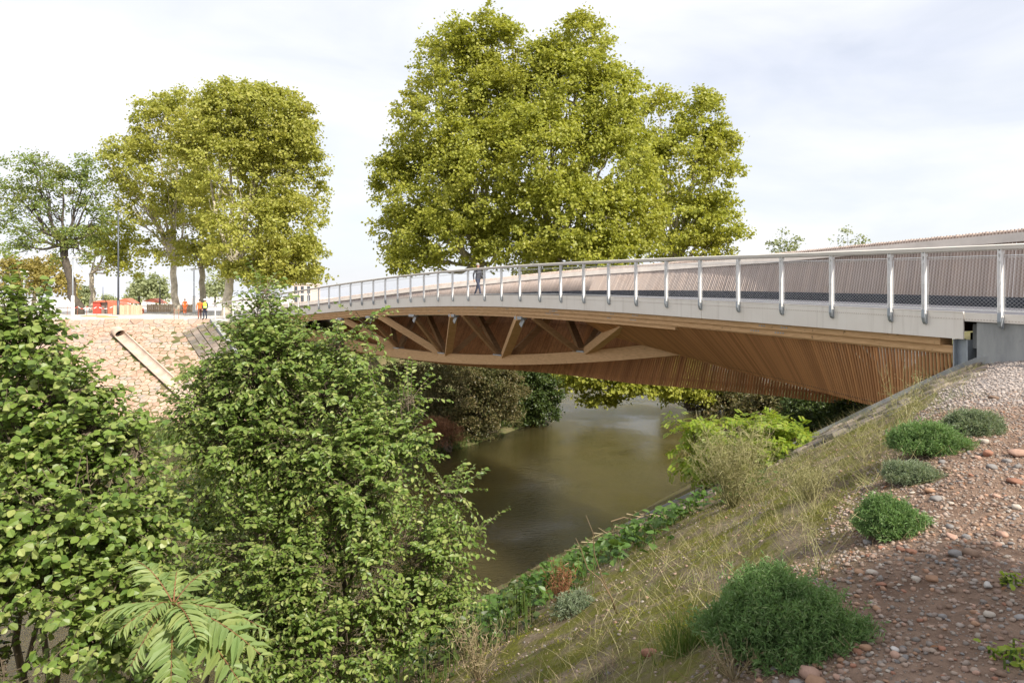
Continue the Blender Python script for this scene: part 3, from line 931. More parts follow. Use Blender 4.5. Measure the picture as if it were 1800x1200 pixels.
mb = MB(); mb.sweep([[g0 + gd * l + side * (.38 * math.cos(a)) + upn * (0.28 + .3 * math.sin(a)) for a in np.linspace(0, 2 * math.pi, 14, endpoint=False)] for l in (-0.6, -0.5)]); mb.build('pipe_shade_plug', M['black'], gut)  # black plug, the shade inside the pipe put in as colour

#@@PART2@@
# ------------------------------------------------------------------ leaves
T_KITE = (np.array([(0, 0, 0), (.45, .5, .12), (1, 0, -.05), (.45, -.5, .12)], float), [np.array([(0, 1, 2), (0, 2, 3)])])
T_LEAF = (np.array([(0, 0, 0), (.5, 0, -.04), (1, 0, -.14), (.2, .33, .06), (.6, .48, .09), (.93, .22, -.03), (.2, -.33, .06), (.6, -.48, .09), (.93, -.22, -.03)], float),
          [np.array([(0, 1, 4, 3), (1, 2, 5, 4), (0, 6, 7, 1), (1, 7, 8, 2)])])
T_PLANE = (np.array([(0, 0, 0), (.42, .55, .10), (1, 0, -.1), (.42, -.55, .10)], float), [np.array([(0, 2, 1), (0, 3, 2)])])
T_BLADE = (np.array([(0, .5, 0), (0, -.5, 0), (.55, -.35, .10), (.55, .35, .10), (1, 0, .02)], float), [np.array([(0, 1, 2, 3)]), np.array([(3, 2, 4)])])

def leaf_basis(A, Nn):
    a = unit(A)
    n = Nn - a * np.sum(Nn * a, -1, keepdims=True); n = unit(n)
    return a, np.cross(n, a), n
def leaf_mesh(name, C, A, Nn, Ln, Wd, templ):
    TV, TF = templ
    a, b, n = leaf_basis(A, Nn)
    Ln = np.broadcast_to(Ln, (len(C),)); Wd = np.broadcast_to(Wd, (len(C),))
    V = C[:, None] + (Ln[:, None] * TV[None, :, 0])[..., None] * a[:, None] + (Wd[:, None] * TV[None, :, 1])[..., None] * b[:, None] + (Ln[:, None] * TV[None, :, 2])[..., None] * n[:, None]
    k = len(TV)
    off = np.arange(len(C)) * k
    Fs = [(off[:, None, None] + f[None]).reshape(-1, f.shape[1]) for f in TF]
    return np_mesh(name, V.reshape(-1, 3), Fs)
def rdir(n): return unit(rng.normal(size=(n, 3)))
def lobes_px(lst, t, dz=1.0):
    """(px, py, rx, ry[, depth shift]) to centre and radii"""
    res = []
    for l in lst:
        dt = l[4] if len(l) > 4 else 0
        c = at(l[0], l[1], t + dt); s = (t + dt) / F_PX
        res.append((c, np.array([l[2] * s, (l[2] * .6 + l[3] * .4) * s * dz, l[3] * s])))
    return res
def crown(lobes, rc, per, leaf, density=1.0, inner=0.55, droop=0.3, seed_floor=None, flat=0.6, holes=None):
    Cs, As, Ns = [], [], []
    for c, r in lobes:
        area = 4 * math.pi * ((r[0] * r[1]) ** 1.6 / 3 + (r[0] * r[2]) ** 1.6 / 3 + (r[1] * r[2]) ** 1.6 / 3) ** (1 / 1.6)
        n = max(5, int(density * area / (rc * rc * 1.5)))
        d = rdir(n)
        d[:, 2] = np.where(d[:, 2] < -0.5, -d[:, 2], d[:, 2])
        u = inner + (1.10 - inner) * rng.random(n) ** 0.7
        cc = c + d * r * u[:, None]
        u = np.where(rng.random(n) < .10, u * rng.uniform(1.02, 1.22, n), u)
        cc = c + d * r * u[:, None]
        m = rng.poisson(per * rng.uniform(.35, 1.5, n), n)
        if holes is not None:
            hn = vnoise(cc[:, 0] / holes + cc[:, 1] * .31, cc[:, 2] / holes + cc[:, 1] * .23, 31) + .5 * vnoise(cc[:, 0] * 2.3 / holes, cc[:, 2] * 2.3 / holes + cc[:, 1] * .4, 32)
            m = np.where(hn < -.28, (m * .12).astype(int), m)
        idx = np.repeat(np.arange(n), m)
        sz = rc * rng.uniform(0.6, 1.25, n)
        off = rng.normal(size=(len(idx), 3)) * 0.5
        off[:, 2] *= flat
        p = cc[idx] + off * sz[idx, None]
        Cs.append(p)
        As.append(unit(d[idx] * 0.5 + rdir(len(idx)) * 0.8 + np.array([0, 0, -droop])))
        Ns.append(unit(d[idx] * 0.55 + rdir(len(idx)) * 0.7 + np.array([0, 0, 0.55])))
    C, A, Nn = np.concatenate(Cs), np.concatenate(As), np.concatenate(Ns)
    if seed_floor is not None:
        k = C[:, 2] > seed_floor; C, A, Nn = C[k], A[k], Nn[k]
    return C, A, Nn, leaf * rng.uniform(0.65, 1.25, len(C))
def bent(p, q, n=6, sag=0.0, wob=0.05):
    p, q = np.asarray(p, float), np.asarray(q, float)
    l = np.linalg.norm(q - p)
    ts = np.linspace(0, 1, n)
    pts = p + (q - p) * ts[:, None]
    pts[1:-1] += rng.normal(size=(n - 2, 3)) * l * wob
    pts[:, 2] += sag * l * np.sin(ts * math.pi)
    return pts

def tree(name, label, lobes, base, fork, mat, rc=1.0, per=34, leaf=0.3, density=1.0, trunk_r=0.4, bark='bark_plane', templ=T_PLANE, twigs=5, inner=0.5, group=None, cat='tree', floor=None, holes=2.2):
    t = thing(name, base, label, cat, group)
    base = np.array(base, float); fork = np.array(fork, float)
    mb = MB()
    pts = bent(base - [0, 0, .3], fork, 7, 0, 0.02)
    rr = trunk_r * np.array([1.45, 1.1, 1.0, .95, .9, .88, .9])
    mb.tube(pts, rr, 10)
    mb.build('trunk', M[bark], t, True)
    for c, r in lobes:
        mb = MB()
        rl = trunk_r * min(0.62, 0.22 + 0.05 * np.linalg.norm(r))
        e = c + np.array([0, 0, r[2] * .35])
        mid = fork * .5 + c * .5 + np.array([0, 0, -0.08 * np.linalg.norm(c - fork)])
        P = np.array([fork, fork * .72 + mid * .28, mid * .7 + fork * .3, mid, (mid + e) / 2, e]) + rng.normal(size=(6, 3)) * 0.12 * (trunk_r / .4) * np.array([0, 1, 1, 1, 1, 1])[:, None]
        mb.tube(P, rl * np.array([1, .9, .78, .62, .42, .15]), 7)
        for _ in range(twigs):
            a = P[rng.integers(2, 6)]
            b = c + rdir(1)[0] * r * rng.uniform(.6, .95)
            mb.tube(bent(a, b, 5, -0.04, .05), rl * np.array([.34, .27, .2, .13, .05]), 5)
        mb.build('limb', M[bark], t, True)
    C, A, Nn, Ls = crown(lobes, rc, per, leaf, density, inner, seed_floor=floor, holes=holes)
    me = leaf_mesh('crown', C, A, Nn, Ls, Ls * rng.uniform(.75, 1.05, len(C)), templ)
    link('crown', me, M[mat], t)
    return t

# ------------------------------------------------------------------ the plane trees behind the bridge
def lob(*a): return a
tA = lobes_px([(862, 95, 62, 70), (800, 120, 75, 70), (780, 230, 85, 100), (860, 210, 85, 110), (750, 345, 85, 85), (835, 340, 110, 120, -3), (690, 312, 40, 42), (800, 425, 115, 60, -2), (705, 420, 45, 55), (735, 465, 50, 28, -3), (880, 440, 80, 60, -4)], 70)
tB = lobes_px([(1025, 90, 62, 58), (970, 120, 50, 50), (1000, 210, 115, 110), (1075, 190, 60, 80), (950, 300, 90, 110, -4), (1060, 310, 95, 100, -2), (1000, 400, 110, 90, -5), (930, 200, 60, 80), (1100, 410, 80, 70, -3), (1020, 470, 110, 60, -5)], 68)
tC = lobes_px([(1235, 220, 42, 58), (1160, 215, 45, 55), (1195, 310, 85, 90), (1262, 285, 40, 62), (1175, 400, 95, 70), (1255, 400, 50, 55), (1140, 300, 50, 70, 2), (1220, 450, 70, 45)], 106)
def base_px(px, t): 
    p = at(px, HOR, t); p[2] = gz1(p[0], p[1]); return p
b_ = base_px(842, 71); tree('plane_tree', 'tall plane tree behind the man on the bridge, leftmost of the big clump', tA, b_, at(845, 470, 71), 'leaf_plane', 0.7, 36, 0.28, 1.1, 0.5, group='big plane trees behind the bridge')
b_ = base_px(938, 68); tree('plane_tree', 'broad tall plane tree in the middle of the big clump behind the bridge', tB, b_, at(965, 455, 69), 'leaf_plane', 0.7, 36, 0.28, 1.1, 0.55, group='big plane trees behind the bridge')
b_ = base_px(1180, 112); tree('plane_tree', 'lower rounded plane tree closing the big clump behind the bridge on the right', tC, b_, at(1185, 470, 110), 'leaf_plane', 1.05, 36, 0.42, 1.0, 0.6, group='big plane trees behind the bridge')
# branches hanging to the water, a smaller tree at the shore
tO = lobes_px([(1060, 672, 75, 34), (985, 670, 60, 32), (1120, 672, 60, 34), (1050, 640, 110, 40), (1180, 660, 60, 40), (1050, 712, 42, 16)], 59)
b_ = base_px(950, 62); tree('overhanging_tree', 'yellow green tree under the bridge whose lowest branches droop to touch the water', tO, b_, at(985, 640, 62), 'leaf_plane', 0.7, 28, 0.32, 1.1, 0.3, floor=1.1)

# left group
tD = lobes_px([(470, 240, 85, 80), (405, 210, 75, 60), (495, 320, 75, 95), (410, 320, 90, 90), (505, 415, 62, 75, -3), (440, 420, 85, 70, -3), (530, 280, 35, 70), (515, 460, 50, 50, -4), (528, 488, 28, 18, -2), (440, 480, 60, 24, -2), (480, 492, 45, 18, -3), (465, 190, 55, 35), (350, 250, 50, 70)], 76)
b_ = base_px(397, 74); tree('plane_tree', 'full rounded plane tree with a thick pale trunk beside the far end of the bridge', tD, b_, at(408, 466, 74), 'leaf_plane_gold', 0.7, 34, 0.29, 1.1, 0.46, group='plane trees on the plaza')
tE = lobes_px([(275, 225, 45, 50), (320, 200, 55, 40), (240, 290, 55, 50), (300, 300, 70, 70), (270, 370, 60, 50), (330, 380, 50, 60), (215, 270, 32, 30), (290, 450, 45, 40), (215, 330, 30, 25)], 84)
b_ = base_px(306, 84); tree('plane_tree', 'open plane tree with a slender white trunk and pale limbs showing through its leaves', tE, b_, at(302, 445, 84), 'leaf_plane_gold', 0.7, 26, 0.29, 0.8, 0.38, twigs=8, group='plane trees on the plaza')
tF = lobes_px([(355, 330, 60, 70), (370, 420, 55, 50), (340, 450, 40, 30), (385, 460, 40, 30)], 92)
b_ = base_px(357, 92); tree('plane_tree', 'plane tree with a thin pale trunk standing behind the two workers', tF, b_, at(354, 470, 92), 'leaf_plane_gold', 0.8, 34, 0.3, 1.0, 0.4, group='plane trees on the plaza')
tF2 = lobes_px([(480, 460, 50, 45), (440, 480, 35, 25), (520, 470, 35, 35)], 96)
b_ = base_px(470, 96); tree('plane_tree', 'shaded plane tree behind the thick trunked one, its trunk just above the railing', tF2, b_, at(472, 470, 96), 'leaf_plane_gold', 0.8, 34, 0.3, 1.0, 0.4, group='plane trees on the plaza')
tG = lobes_px([(185, 455, 38, 30), (215, 470, 25, 25), (170, 430, 28, 30), (200, 420, 40, 35), (230, 440, 28, 24)], 88)
b_ = base_px(163, 88); tree('small_tree', 'small dark tree with a curved pale trunk behind the tall lamp mast', tG, b_, at(160, 480, 88), 'leaf_plane', 0.8, 22, 0.32, 0.8, 0.3)
tH = lobes_px([(60, 300, 62, 32), (25, 345, 50, 28), (110, 330, 55, 34), (60, 375, 60, 26), (150, 300, 38, 30), (160, 350, 32, 34), (15, 400, 45, 24), (95, 420, 65, 26), (140, 440, 40, 40), (170, 390, 30, 36), (30, 440, 45, 20)], 80)
b_ = base_px(138, 80); tree('oak_tree', 'airy pale green oak with a dark leaning trunk and bare arching branches', tH, b_, at(112, 430, 80), 'leaf_oak', 0.85, 26, 0.25, 0.8, 0.45, 'bark_dark', twigs=7, inner=0.35)
tI = lobes_px([(40, 495, 55, 38), (85, 490, 40, 34), (110, 510, 22, 28), (10, 500, 35, 40)], 125)
b_ = base_px(60, 125); tree('yellow_tree', 'low rounded tree of yellowing leaves beyond the leaning oak', tI, b_, at(60, 515, 125), 'leaf_yellow', 1.2, 34, 0.5, 1.0, 0.35)
for px, py, rx, ry, t, lb in ((245, 505, 16, 22, 150, 'small pale green tree far beyond the timber fence'), (275, 512, 18, 26, 145, 'hazy grey green tree beside the thin pole beyond the fence'), (192, 527, 10, 9, 170, 'tiny distant tree above the red site hut'), (148, 525, 10, 20, 140, 'distant bush between the oak trunk and the lamp post'), (378, 500, 14, 30, 140, 'narrow far tree between two pale trunks at the plaza'), (232, 525, 10, 12, 160, 'far low tree left of the thin pole on the skyline')):
    b_ = base_px(px, t); tree('far_tree', lb, lobes_px([(px, py, rx, ry), (px + rx * .5, py + ry * .4, rx * .7, ry * .6), (px - rx * .5, py + ry * .3, rx * .7, ry * .6)], t), b_, at(px, py + ry * .6, t), 'leaf_far', 0.9, 30, 0.5, 1.0, 0.2, 'bark_dark', twigs=2, group='distant trees beyond the plaza')
for px, py, t, lb in ((1378, 412, 60, 'leafy tip of a sapling above the parapet, left of the other one'), (1490, 408, 60, 'leafy tip of a sapling above the parapet, nearer the abutment')):
    b_ = base_px(px, t); tree('sapling', lb, lobes_px([(px, py + 4, 12, 12), (px - 18, py + 18, 14, 8), (px + 16, py + 14, 16, 10), (px, py + 40, 26, 24), (px + 4, py + 100, 40, 50)], t), b_, at(px, py + 90, t), 'leaf_far', 0.45, 7, 0.2, 1.0, 0.12, 'bark_dark', twigs=4, group='saplings behind the parapet')

# banks seen under the bridge
def shrub(name, label, lobes, base, mat, rc, per, leaf, density=1.0, templ=T_KITE, group=None, stem_r=0.06, cat='shrub', floor=None, wd=0.7, inner=0.45, bark='twig', nst=7):
    t = thing(name, base, label, cat, group)
    mb = MB()
    for c, r in lobes:
        for _ in range(nst):
            b = c + rdir(1)[0] * r * rng.uniform(.2, .95)
            if floor is not None: b[2] = max(b[2], floor)
            mb.tube(bent(base + rng.normal(size=3) * [.15, .15, 0], b, 6, .05, .05), stem_r * np.array([1, .8, .62, .45, .3, .12]), 5)
    mb.build('stems', M[bark], t, True)
    C, A, Nn, Ls = crown(lobes, rc, per, leaf, density, inner, seed_floor=floor)
    link('foliage', leaf_mesh('foliage', C, A, Nn, Ls, Ls * wd * rng.uniform(.8, 1.2, len(C)), templ), M[mat], t)
    return t
b_ = base_px(830, 51); shrub('willow_shrub', 'large olive grey willow shrub with drooping sprays on the far shore under the bridge', lobes_px([(810, 690, 80, 55), (850, 730, 60, 45), (780, 740, 55, 50), (730, 680, 60, 45), (870, 680, 50, 40), (830, 760, 45, 22)], 50), b_, 'leaf_olive', 0.55, 40, 0.2, 1.3, group=None, wd=.5)
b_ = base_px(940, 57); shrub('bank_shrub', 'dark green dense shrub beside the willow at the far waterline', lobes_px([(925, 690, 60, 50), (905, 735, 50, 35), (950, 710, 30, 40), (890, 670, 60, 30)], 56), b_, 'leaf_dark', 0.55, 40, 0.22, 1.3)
b_ = base_px(790, 46.2); shrub('dead_shrub', 'rust brown dead shrub at the water edge below the willow', lobes_px([(785, 770, 28, 26), (765, 755, 30, 22)], 46), b_, 'rust', 0.3, 50, 0.16, 1.4, templ=T_BLADE, wd=.12)
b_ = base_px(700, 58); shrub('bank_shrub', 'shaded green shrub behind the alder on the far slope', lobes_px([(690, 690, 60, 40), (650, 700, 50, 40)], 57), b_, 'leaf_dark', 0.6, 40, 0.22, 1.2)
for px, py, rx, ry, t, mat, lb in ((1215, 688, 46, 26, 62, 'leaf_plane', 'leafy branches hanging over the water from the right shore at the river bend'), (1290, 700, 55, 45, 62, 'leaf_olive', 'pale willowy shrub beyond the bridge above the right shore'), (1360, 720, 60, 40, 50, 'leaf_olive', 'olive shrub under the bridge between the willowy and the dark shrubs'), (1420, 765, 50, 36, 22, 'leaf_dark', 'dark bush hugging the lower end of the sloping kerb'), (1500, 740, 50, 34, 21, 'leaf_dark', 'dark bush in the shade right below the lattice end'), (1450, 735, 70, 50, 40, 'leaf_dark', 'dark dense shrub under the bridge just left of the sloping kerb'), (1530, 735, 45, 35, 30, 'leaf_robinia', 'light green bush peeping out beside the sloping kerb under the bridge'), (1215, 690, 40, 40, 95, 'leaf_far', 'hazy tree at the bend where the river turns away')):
    b_ = base_px(px, t); b_[2] = max(b_[2], 0.1)
    shrub('bank_shrub', lb, lobes_px([(px, py, rx, ry), (px - rx * .5, py + ry * .35, rx * .7, ry * .7), (px + rx * .5, py + ry * .3, rx * .7, ry * .7)], t), b_, mat, 0.02 * t * .55, 36, 0.0045 * t, 1.3, floor=0.05)

# ------------------------------------------------------------------ near shrubs built from leafy shoots
def shoots(lobes, dens, slen, leafL, step, up=0.35, inner=0.3):
    C, A, Nn, T = [], [], [], []
    for c, r in lobes:
        n = int(dens * (r[0] * r[1] * r[2]) ** (2 / 3.0) * 4.2)
        d = rdir(n)
        p0 = c + d * r * (inner + (0.92 - inner) * rng.random((n, 1)) ** 0.5)
        hn = vnoise(p0[:, 0] * 2.4 + p0[:, 1] * .7, p0[:, 2] * 2.8 + p0[:, 1] * .6, 41)
        kp = hn > rng.uniform(-.62, -.1, n)
        d, p0 = d[kp], p0[kp]; n = len(d)
        sd_ = unit(d * 0.9 + rdir(n) * 0.55 + np.array([0, 0, up]))
        for k in range(n):
            l = slen * rng.uniform(.6, 1.3); m = max(3, int(l / step))
            ts = (np.arange(m) + 0.7) / m
            a0 = sd_[k]; bend = np.array([0, 0, -0.35])
            pts = p0[k] + a0 * (ts * l)[:, None] + bend * (l * ts ** 2)[:, None] * .5
            tn = unit(a0 + bend * ts[:, None])
            sdv = unit(np.cross(tn, [0, 0, 1.0]) + 1e-6)
            sg = np.where(np.arange(m) % 2 == 0, 1.0, -1.0)[:, None]
            ax = unit(tn * 0.55 + sdv * sg * 0.85 + rdir(m) * 0.4 + np.array([0, 0, -.32]))
            nn = unit(np.array([0, -.15, 0.75]) + rdir(m) * 0.75 + a0 * .3)
            C.append(pts); A.append(ax); Nn.append(nn)
            T.append((p0[k] - a0 * l * .5, p0[k], p0[k] + a0 * l * .5 + bend * l * .125, pts[-1]))
    return np.concatenate(C), np.concatenate(A), np.concatenate(Nn), T
def leaf_object_mesh(templ, mat):
    me = np_mesh('leaf', templ[0], templ[1]); me.materials.append(mat); return me
def leafy(name, label, lobes, base, mat, dens, slen, leafL, step, singles, mains, cat='shrub', templ=T_LEAF, wid=0.66, up=.35):
    t = thing(name, base, label, cat)
    C, A, Nn, T = shoots(lobes, dens, slen, leafL, step, up)
    Ls = leafL * rng.uniform(.6, 1.2, len(C)); Ws = Ls * wid * rng.uniform(.85, 1.1, len(C))
    mb = MB()
    for a, b, c, d in T: mb.tube([a, b, c, d], [.006, .005, .0035, .0015], 3, False)
    tag(mb.build('twigs', M['twig'], t), kind='stuff')
    for e in mains:
        mb = MB(); mb.tube(bent(base + rng.normal(size=3) * [.1, .1, 0], e, 8, .04, .03), 0.05 * np.array([1, .9, .8, .65, .5, .38, .26, .12]), 7)
        mb.build('stem', M['twig'], t, True)
    px = 900 + F_PX * C[:, 0] / C[:, 1]; py = HOR + F_PX * (CAMZ - C[:, 2]) / C[:, 1]
    vis = (px > 0) & (px < 1800) & (py < 1200) & (C[:, 1] > 0.5)
    score = np.where(vis, C[:, 1] / Ls, 1e9)
    order = np.argsort(score)
    one, rest = order[:singles], order[singles:]
    a, b, n = leaf_basis(A, Nn)
    lm = leaf_object_mesh(templ, M[mat])
    off = Matrix.Translation(t.location).inverted()
    for i in one:
        o = bpy.data.objects.new('leaf', lm); COL.objects.link(o); o.parent = t
        Mx = Matrix(((a[i, 0] * Ls[i], b[i, 0] * Ws[i], n[i, 0] * Ls[i], C[i, 0]), (a[i, 1] * Ls[i], b[i, 1] * Ws[i], n[i, 1] * Ls[i], C[i, 1]), (a[i, 2] * Ls[i], b[i, 2] * Ws[i], n[i, 2] * Ls[i], C[i, 2]), (0, 0, 0, 1)))
        o.matrix_basis = off @ Mx
    me = leaf_mesh('leaves', C[rest], A[rest], Nn[rest], Ls[rest], Ws[rest], templ)
    tag(link('leaves', me, M[mat], t), kind='stuff')
    return t, len(C)
al = [(575, 690, 75, 50), (470, 640, 70, 70), (465, 560, 26, 40), (500, 610, 50, 35), (560, 765, 130, 70), (640, 850, 105, 65, -.3), (430, 780, 85, 60), (700, 960, 105, 65, -.3), (600, 1000, 130, 90, -.6), (470, 950, 90, 85, -.4), (740, 1080, 70, 60, -.4), (580, 1120, 120, 75, -.8), (450, 1090, 75, 75, -.6), (640, 640, 26, 14), (355, 650, 30, 18), (340, 735, 34, 26), (790, 865, 32, 14), (830, 935, 26, 12), (715, 700, 28, 14), (690, 770, 50, 34), (790, 1020, 36, 26), (466, 515, 8, 20), (590, 600, 26, 14), (400, 700, 50, 40), (640, 570, 10, 8)]
AL_T = 10.0
b_ = base_px(600, 10.3)
_, n_al = leafy('alder_shrub', 'tall glossy green alder shrub growing in front of the far end of the bridge', lobes_px(al, AL_T, .9), b_, 'leaf_alder', 275, 0.5, 0.076, 0.037, 300, [at(480, 560, 10), at(600, 620, 10), at(650, 800, 9.8), at(440, 760, 10), at(700, 900, 9.8), at(560, 700, 10.2)])
fl = [(345, 905, 75, 55), (300, 960, 70, 60), (390, 870, 50, 40), (370, 990, 70, 60), (300, 1050, 80, 60), (420, 940, 50, 50), (260, 900, 40, 40)]
b_ = base_px(340, 13); b_[2] = max(b_[2], .1)
leafy('alder_shrub', 'shaded alder shrub filling the gap between the tall alder and the left shrub', lobes_px(fl, 13, .8), b_, 'leaf_alder', 170, 0.5, 0.10, 0.055, 0, [at(345, 900, 13), at(300, 1000, 13), at(390, 900, 13)])
ls = [(30, 610, 55, 60), (20, 560, 22, 45), (100, 690, 62, 44), (60, 790, 105, 80), (160, 760, 55, 40), (120, 890, 130, 85, -.3), (60, 1010, 110, 95, -.4), (210, 860, 55, 44), (235, 940, 60, 44), (150, 1060, 110, 90, -.5), (20, 1140, 90, 80, -.5), (60, 520, 30, 14), (30, 900, 90, 100), (240, 790, 26, 18), (130, 1160, 100, 60, -.6), (20, 1215, 100, 60, -.7), (120, 1230, 110, 60, -.8), (230, 1200, 60, 50, -.4)]
b_ = base_px(60, 7.0)
_, n_ls = leafy('hazel_shrub', 'round leaved green shrub at the left edge of the frame below the stone slope', lobes_px(ls, 6.6, .9), b_, 'leaf_alder', 500, 0.34, 0.071, 0.035, 300, [at(40, 560, 6.6), at(110, 700, 6.6), at(200, 860, 6.5), at(80, 900, 6.4), at(240, 800, 6.5)], wid=.9)

# ------------------------------------------------------------------ tree of heaven seedling
ct = at(305, 1062, 4.9)
toh = thing('tree_of_heaven', (ct[0], ct[1], gz1(ct[0], ct[1])), 'young tree of heaven with long feathery fronds between the two leafy shrubs', 'sapling')
mb = MB(); mb.tube(bent([ct[0] - .05, ct[1] + .1, gz1(ct[0], ct[1]) - .1], ct + [0, 0, .02], 6, 0, .02), [.018, .017, .015, .013, .011, .009], 7); mb.build('stem', M['rust'], toh, True)
T_LFT = (np.array([(0, 0, 0), (.5, 0, -.03), (1, 0, -.16), (.18, .42, .05), (.55, .38, .06), (.18, -.42, .05), (.55, -.38, .06)], float), [np.array([(0, 1, 4, 3), (0, 5, 6, 1)]), np.array([(1, 2, 4), (1, 6, 2)])])
lft = leaf_object_mesh(T_LFT, M['leaf_heaven']); lft.name = 'leaflet'
tips = [(238, 985, 0.25), (378, 1000, 0.3), (196, 1122, -.25), (466, 1106, -.05), (458, 1150, -.35), (425, 1205, -.45), (300, 1215, -.55), (165, 1085, .1), (312, 1003, .35), (345, 1120, -.5), (250, 1090, -.35), (400, 1075, .2), (230, 1170, -.4)]
for px, py, dt in tips:
    tip = at(px, py, 4.9 + dt * .9)
    n = 14
    ts = np.linspace(0, 1, n + 3)
    mid = (ct + tip) / 2 + np.array([0, 0, .11])
    P = ((1 - ts) ** 2)[:, None] * ct + (2 * ts * (1 - ts))[:, None] * mid + (ts ** 2)[:, None] * tip
    mb = MB(); mb.tube(P, np.linspace(.006, .0018, len(P)), 5)
    fr = mb.build('frond', M['rust'], toh, True)
    ln = np.linalg.norm(tip - ct)
    for k in range(2, n + 3):
        tn = unit(P[k] - P[k - 1])
        sdv = unit(np.cross(tn, [0, 0, 1.0])); un = np.cross(sdv, tn)
        size = ln * 0.27 * math.sin(min(1.0, (k / (n + 3)) * .72 + .28) * math.pi) ** .5 * 1.05 + .02
        for sg in (-1, 1):
            a = unit(tn * .55 + sdv * sg * .85 - np.array([0, 0, .20]) + rng.normal(size=3) * .13); size = size * rng.uniform(.82, 1.1)
            nn = un + rng.normal(size=3) * .12
            a_, b2, n_ = leaf_basis(a[None], nn[None])
            a_, b2, n_ = a_[0] * size, b2[0] * size * .30, n_[0] * size
            o = bpy.data.objects.new('leaflet', lft); COL.objects.link(o); o.parent = fr
            o.matrix_basis = Matrix(((a_[0], b2[0], n_[0], P[k][0]), (a_[1], b2[1], n_[1], P[k][1]), (a_[2], b2[2], n_[2], P[k][2]), (0, 0, 0, 1)))

# ------------------------------------------------------------------ plants on the near bank
def feathery(name, label, px, py, rx, ry, mat, n, group=None, hgt=0.9, spr=.05, seed_t=None, cat='bush'):
    """cushion of many fine sprigs: centre pixel of its foot and its radii in pixels"""
    g = ground_at(px, py)
    s = g[1] / F_PX
    R = np.array([rx * s, rx * s * .9, ry * s * 1.25])
    t = thing(name, g, label, cat, group)
    mb = MB()
    for _ in range(60):
        d = rdir(1)[0]; d[2] = abs(d[2]) + .15
        mb.tube(bent(g + [0, 0, -.02], g + d * R * .75, 4, 0, .06), [.006, .004, .003, .002], 4, False)
    tag(mb.build('stems', M['twig'], t), kind='stuff')
    d = rdir(n); d[:, 2] = np.abs(d[:, 2])
    u = 0.45 + 0.55 * rng.random((n, 1)) ** .5
    lump = 1 + 0.22 * vnoise(d[:, 0] * 2.3 + px, d[:, 1] * 2.3 + d[:, 2] * 2, 9)[:, None] + .14 * vnoise(d[:, 0] * 6 + py, d[:, 1] * 6 + d[:, 2] * 5, 8)[:, None]
    lump = np.where(rng.random((n, 1)) < .12, lump * rng.uniform(1.0, 1.22, (n, 1)), lump)
    P = g + d * R * u * lump
    P[:, 2] = np.maximum(P[:, 2], gz(P[:, 0], P[:, 1], False) - .02)
    k = 9
    idx = np.repeat(np.arange(n), k)
    st = np.tile(np.linspace(-.2, .9, k), n)[:, None] * spr
    dirs = unit(d[idx] + rdir(n)[idx] * .5 + np.array([0, 0, .5]))
    C = P[idx] + dirs * st
    A = unit(dirs * .6 + rdir(len(idx)) * .8)
    Ln = spr * rng.uniform(.3, .8, len(idx))
    link('foliage', leaf_mesh('foliage', C, A, d[idx] + rdir(len(idx)) * .8, Ln, Ln * .22, T_KITE), M[mat], t)
    return t
feathery('cushion_bush', 'big dark feathery green cushion bush at the front edge of the gravel', 1372, 1125, 120, 82, 'santolina', 4200, spr=.05)
feathery('cushion_bush', 'round bright green cushion bush alone on the sunlit gravel edge', 1565, 928, 50, 42, 'santolina', 2200, spr=.05)
feathery('cushion_bush', 'flat silvery cushion bush between two greener ones', 1604, 842, 46, 18, 'silver', 1600, spr=.05)
feathery('cushion_bush', 'sprawling green cushion bush below the topmost one', 1635, 798, 62, 31, 'santolina', 2400, spr=.06)
feathery('cushion_bush', 'topmost pale green cushion bush beside the pale gravel', 1708, 765, 44, 27, 'silver', 2200, spr=.06)
feathery('cushion_bush', 'small bluish tuft half hidden among the dry weeds by the water', 1010, 1078, 32, 24, 'silver', 500, spr=.07)

def blades(name, label, pts, L0, W0, mat, kind=None, cat='grass', group=None, lean=.5, per=26, base=None, spread=.06, col=None, templ=T_BLADE):
    P = np.repeat(np.asarray(pts, float), per, 0)
    n = len(P)
    P[:, :2] += rng.normal(size=(n, 2)) * spread
    P[:, 2] = gz(P[:, 0], P[:, 1]) - .01
    A = unit(np.array([0, 0, 1.0]) + rng.normal(size=(n, 3)) * lean * np.array([1, 1, .3]))
    Ln = L0 * rng.uniform(.4, 1.3, n)
    me = leaf_mesh(name, P, A, rdir(n) * [1, 1, .2], Ln, W0, templ)
    o = link(name, me, M[mat])
    return tag(o, label, cat if kind is None else None, group, kind)
g = ground_at(1222, 1130)
blades('grass_tuft', 'tuft of fresh green grass beside the big dark cushion bush', g + rng.normal(size=(7, 3)) * [.06, .06, 0], .26, .006, 'grass', lean=.4, per=40)

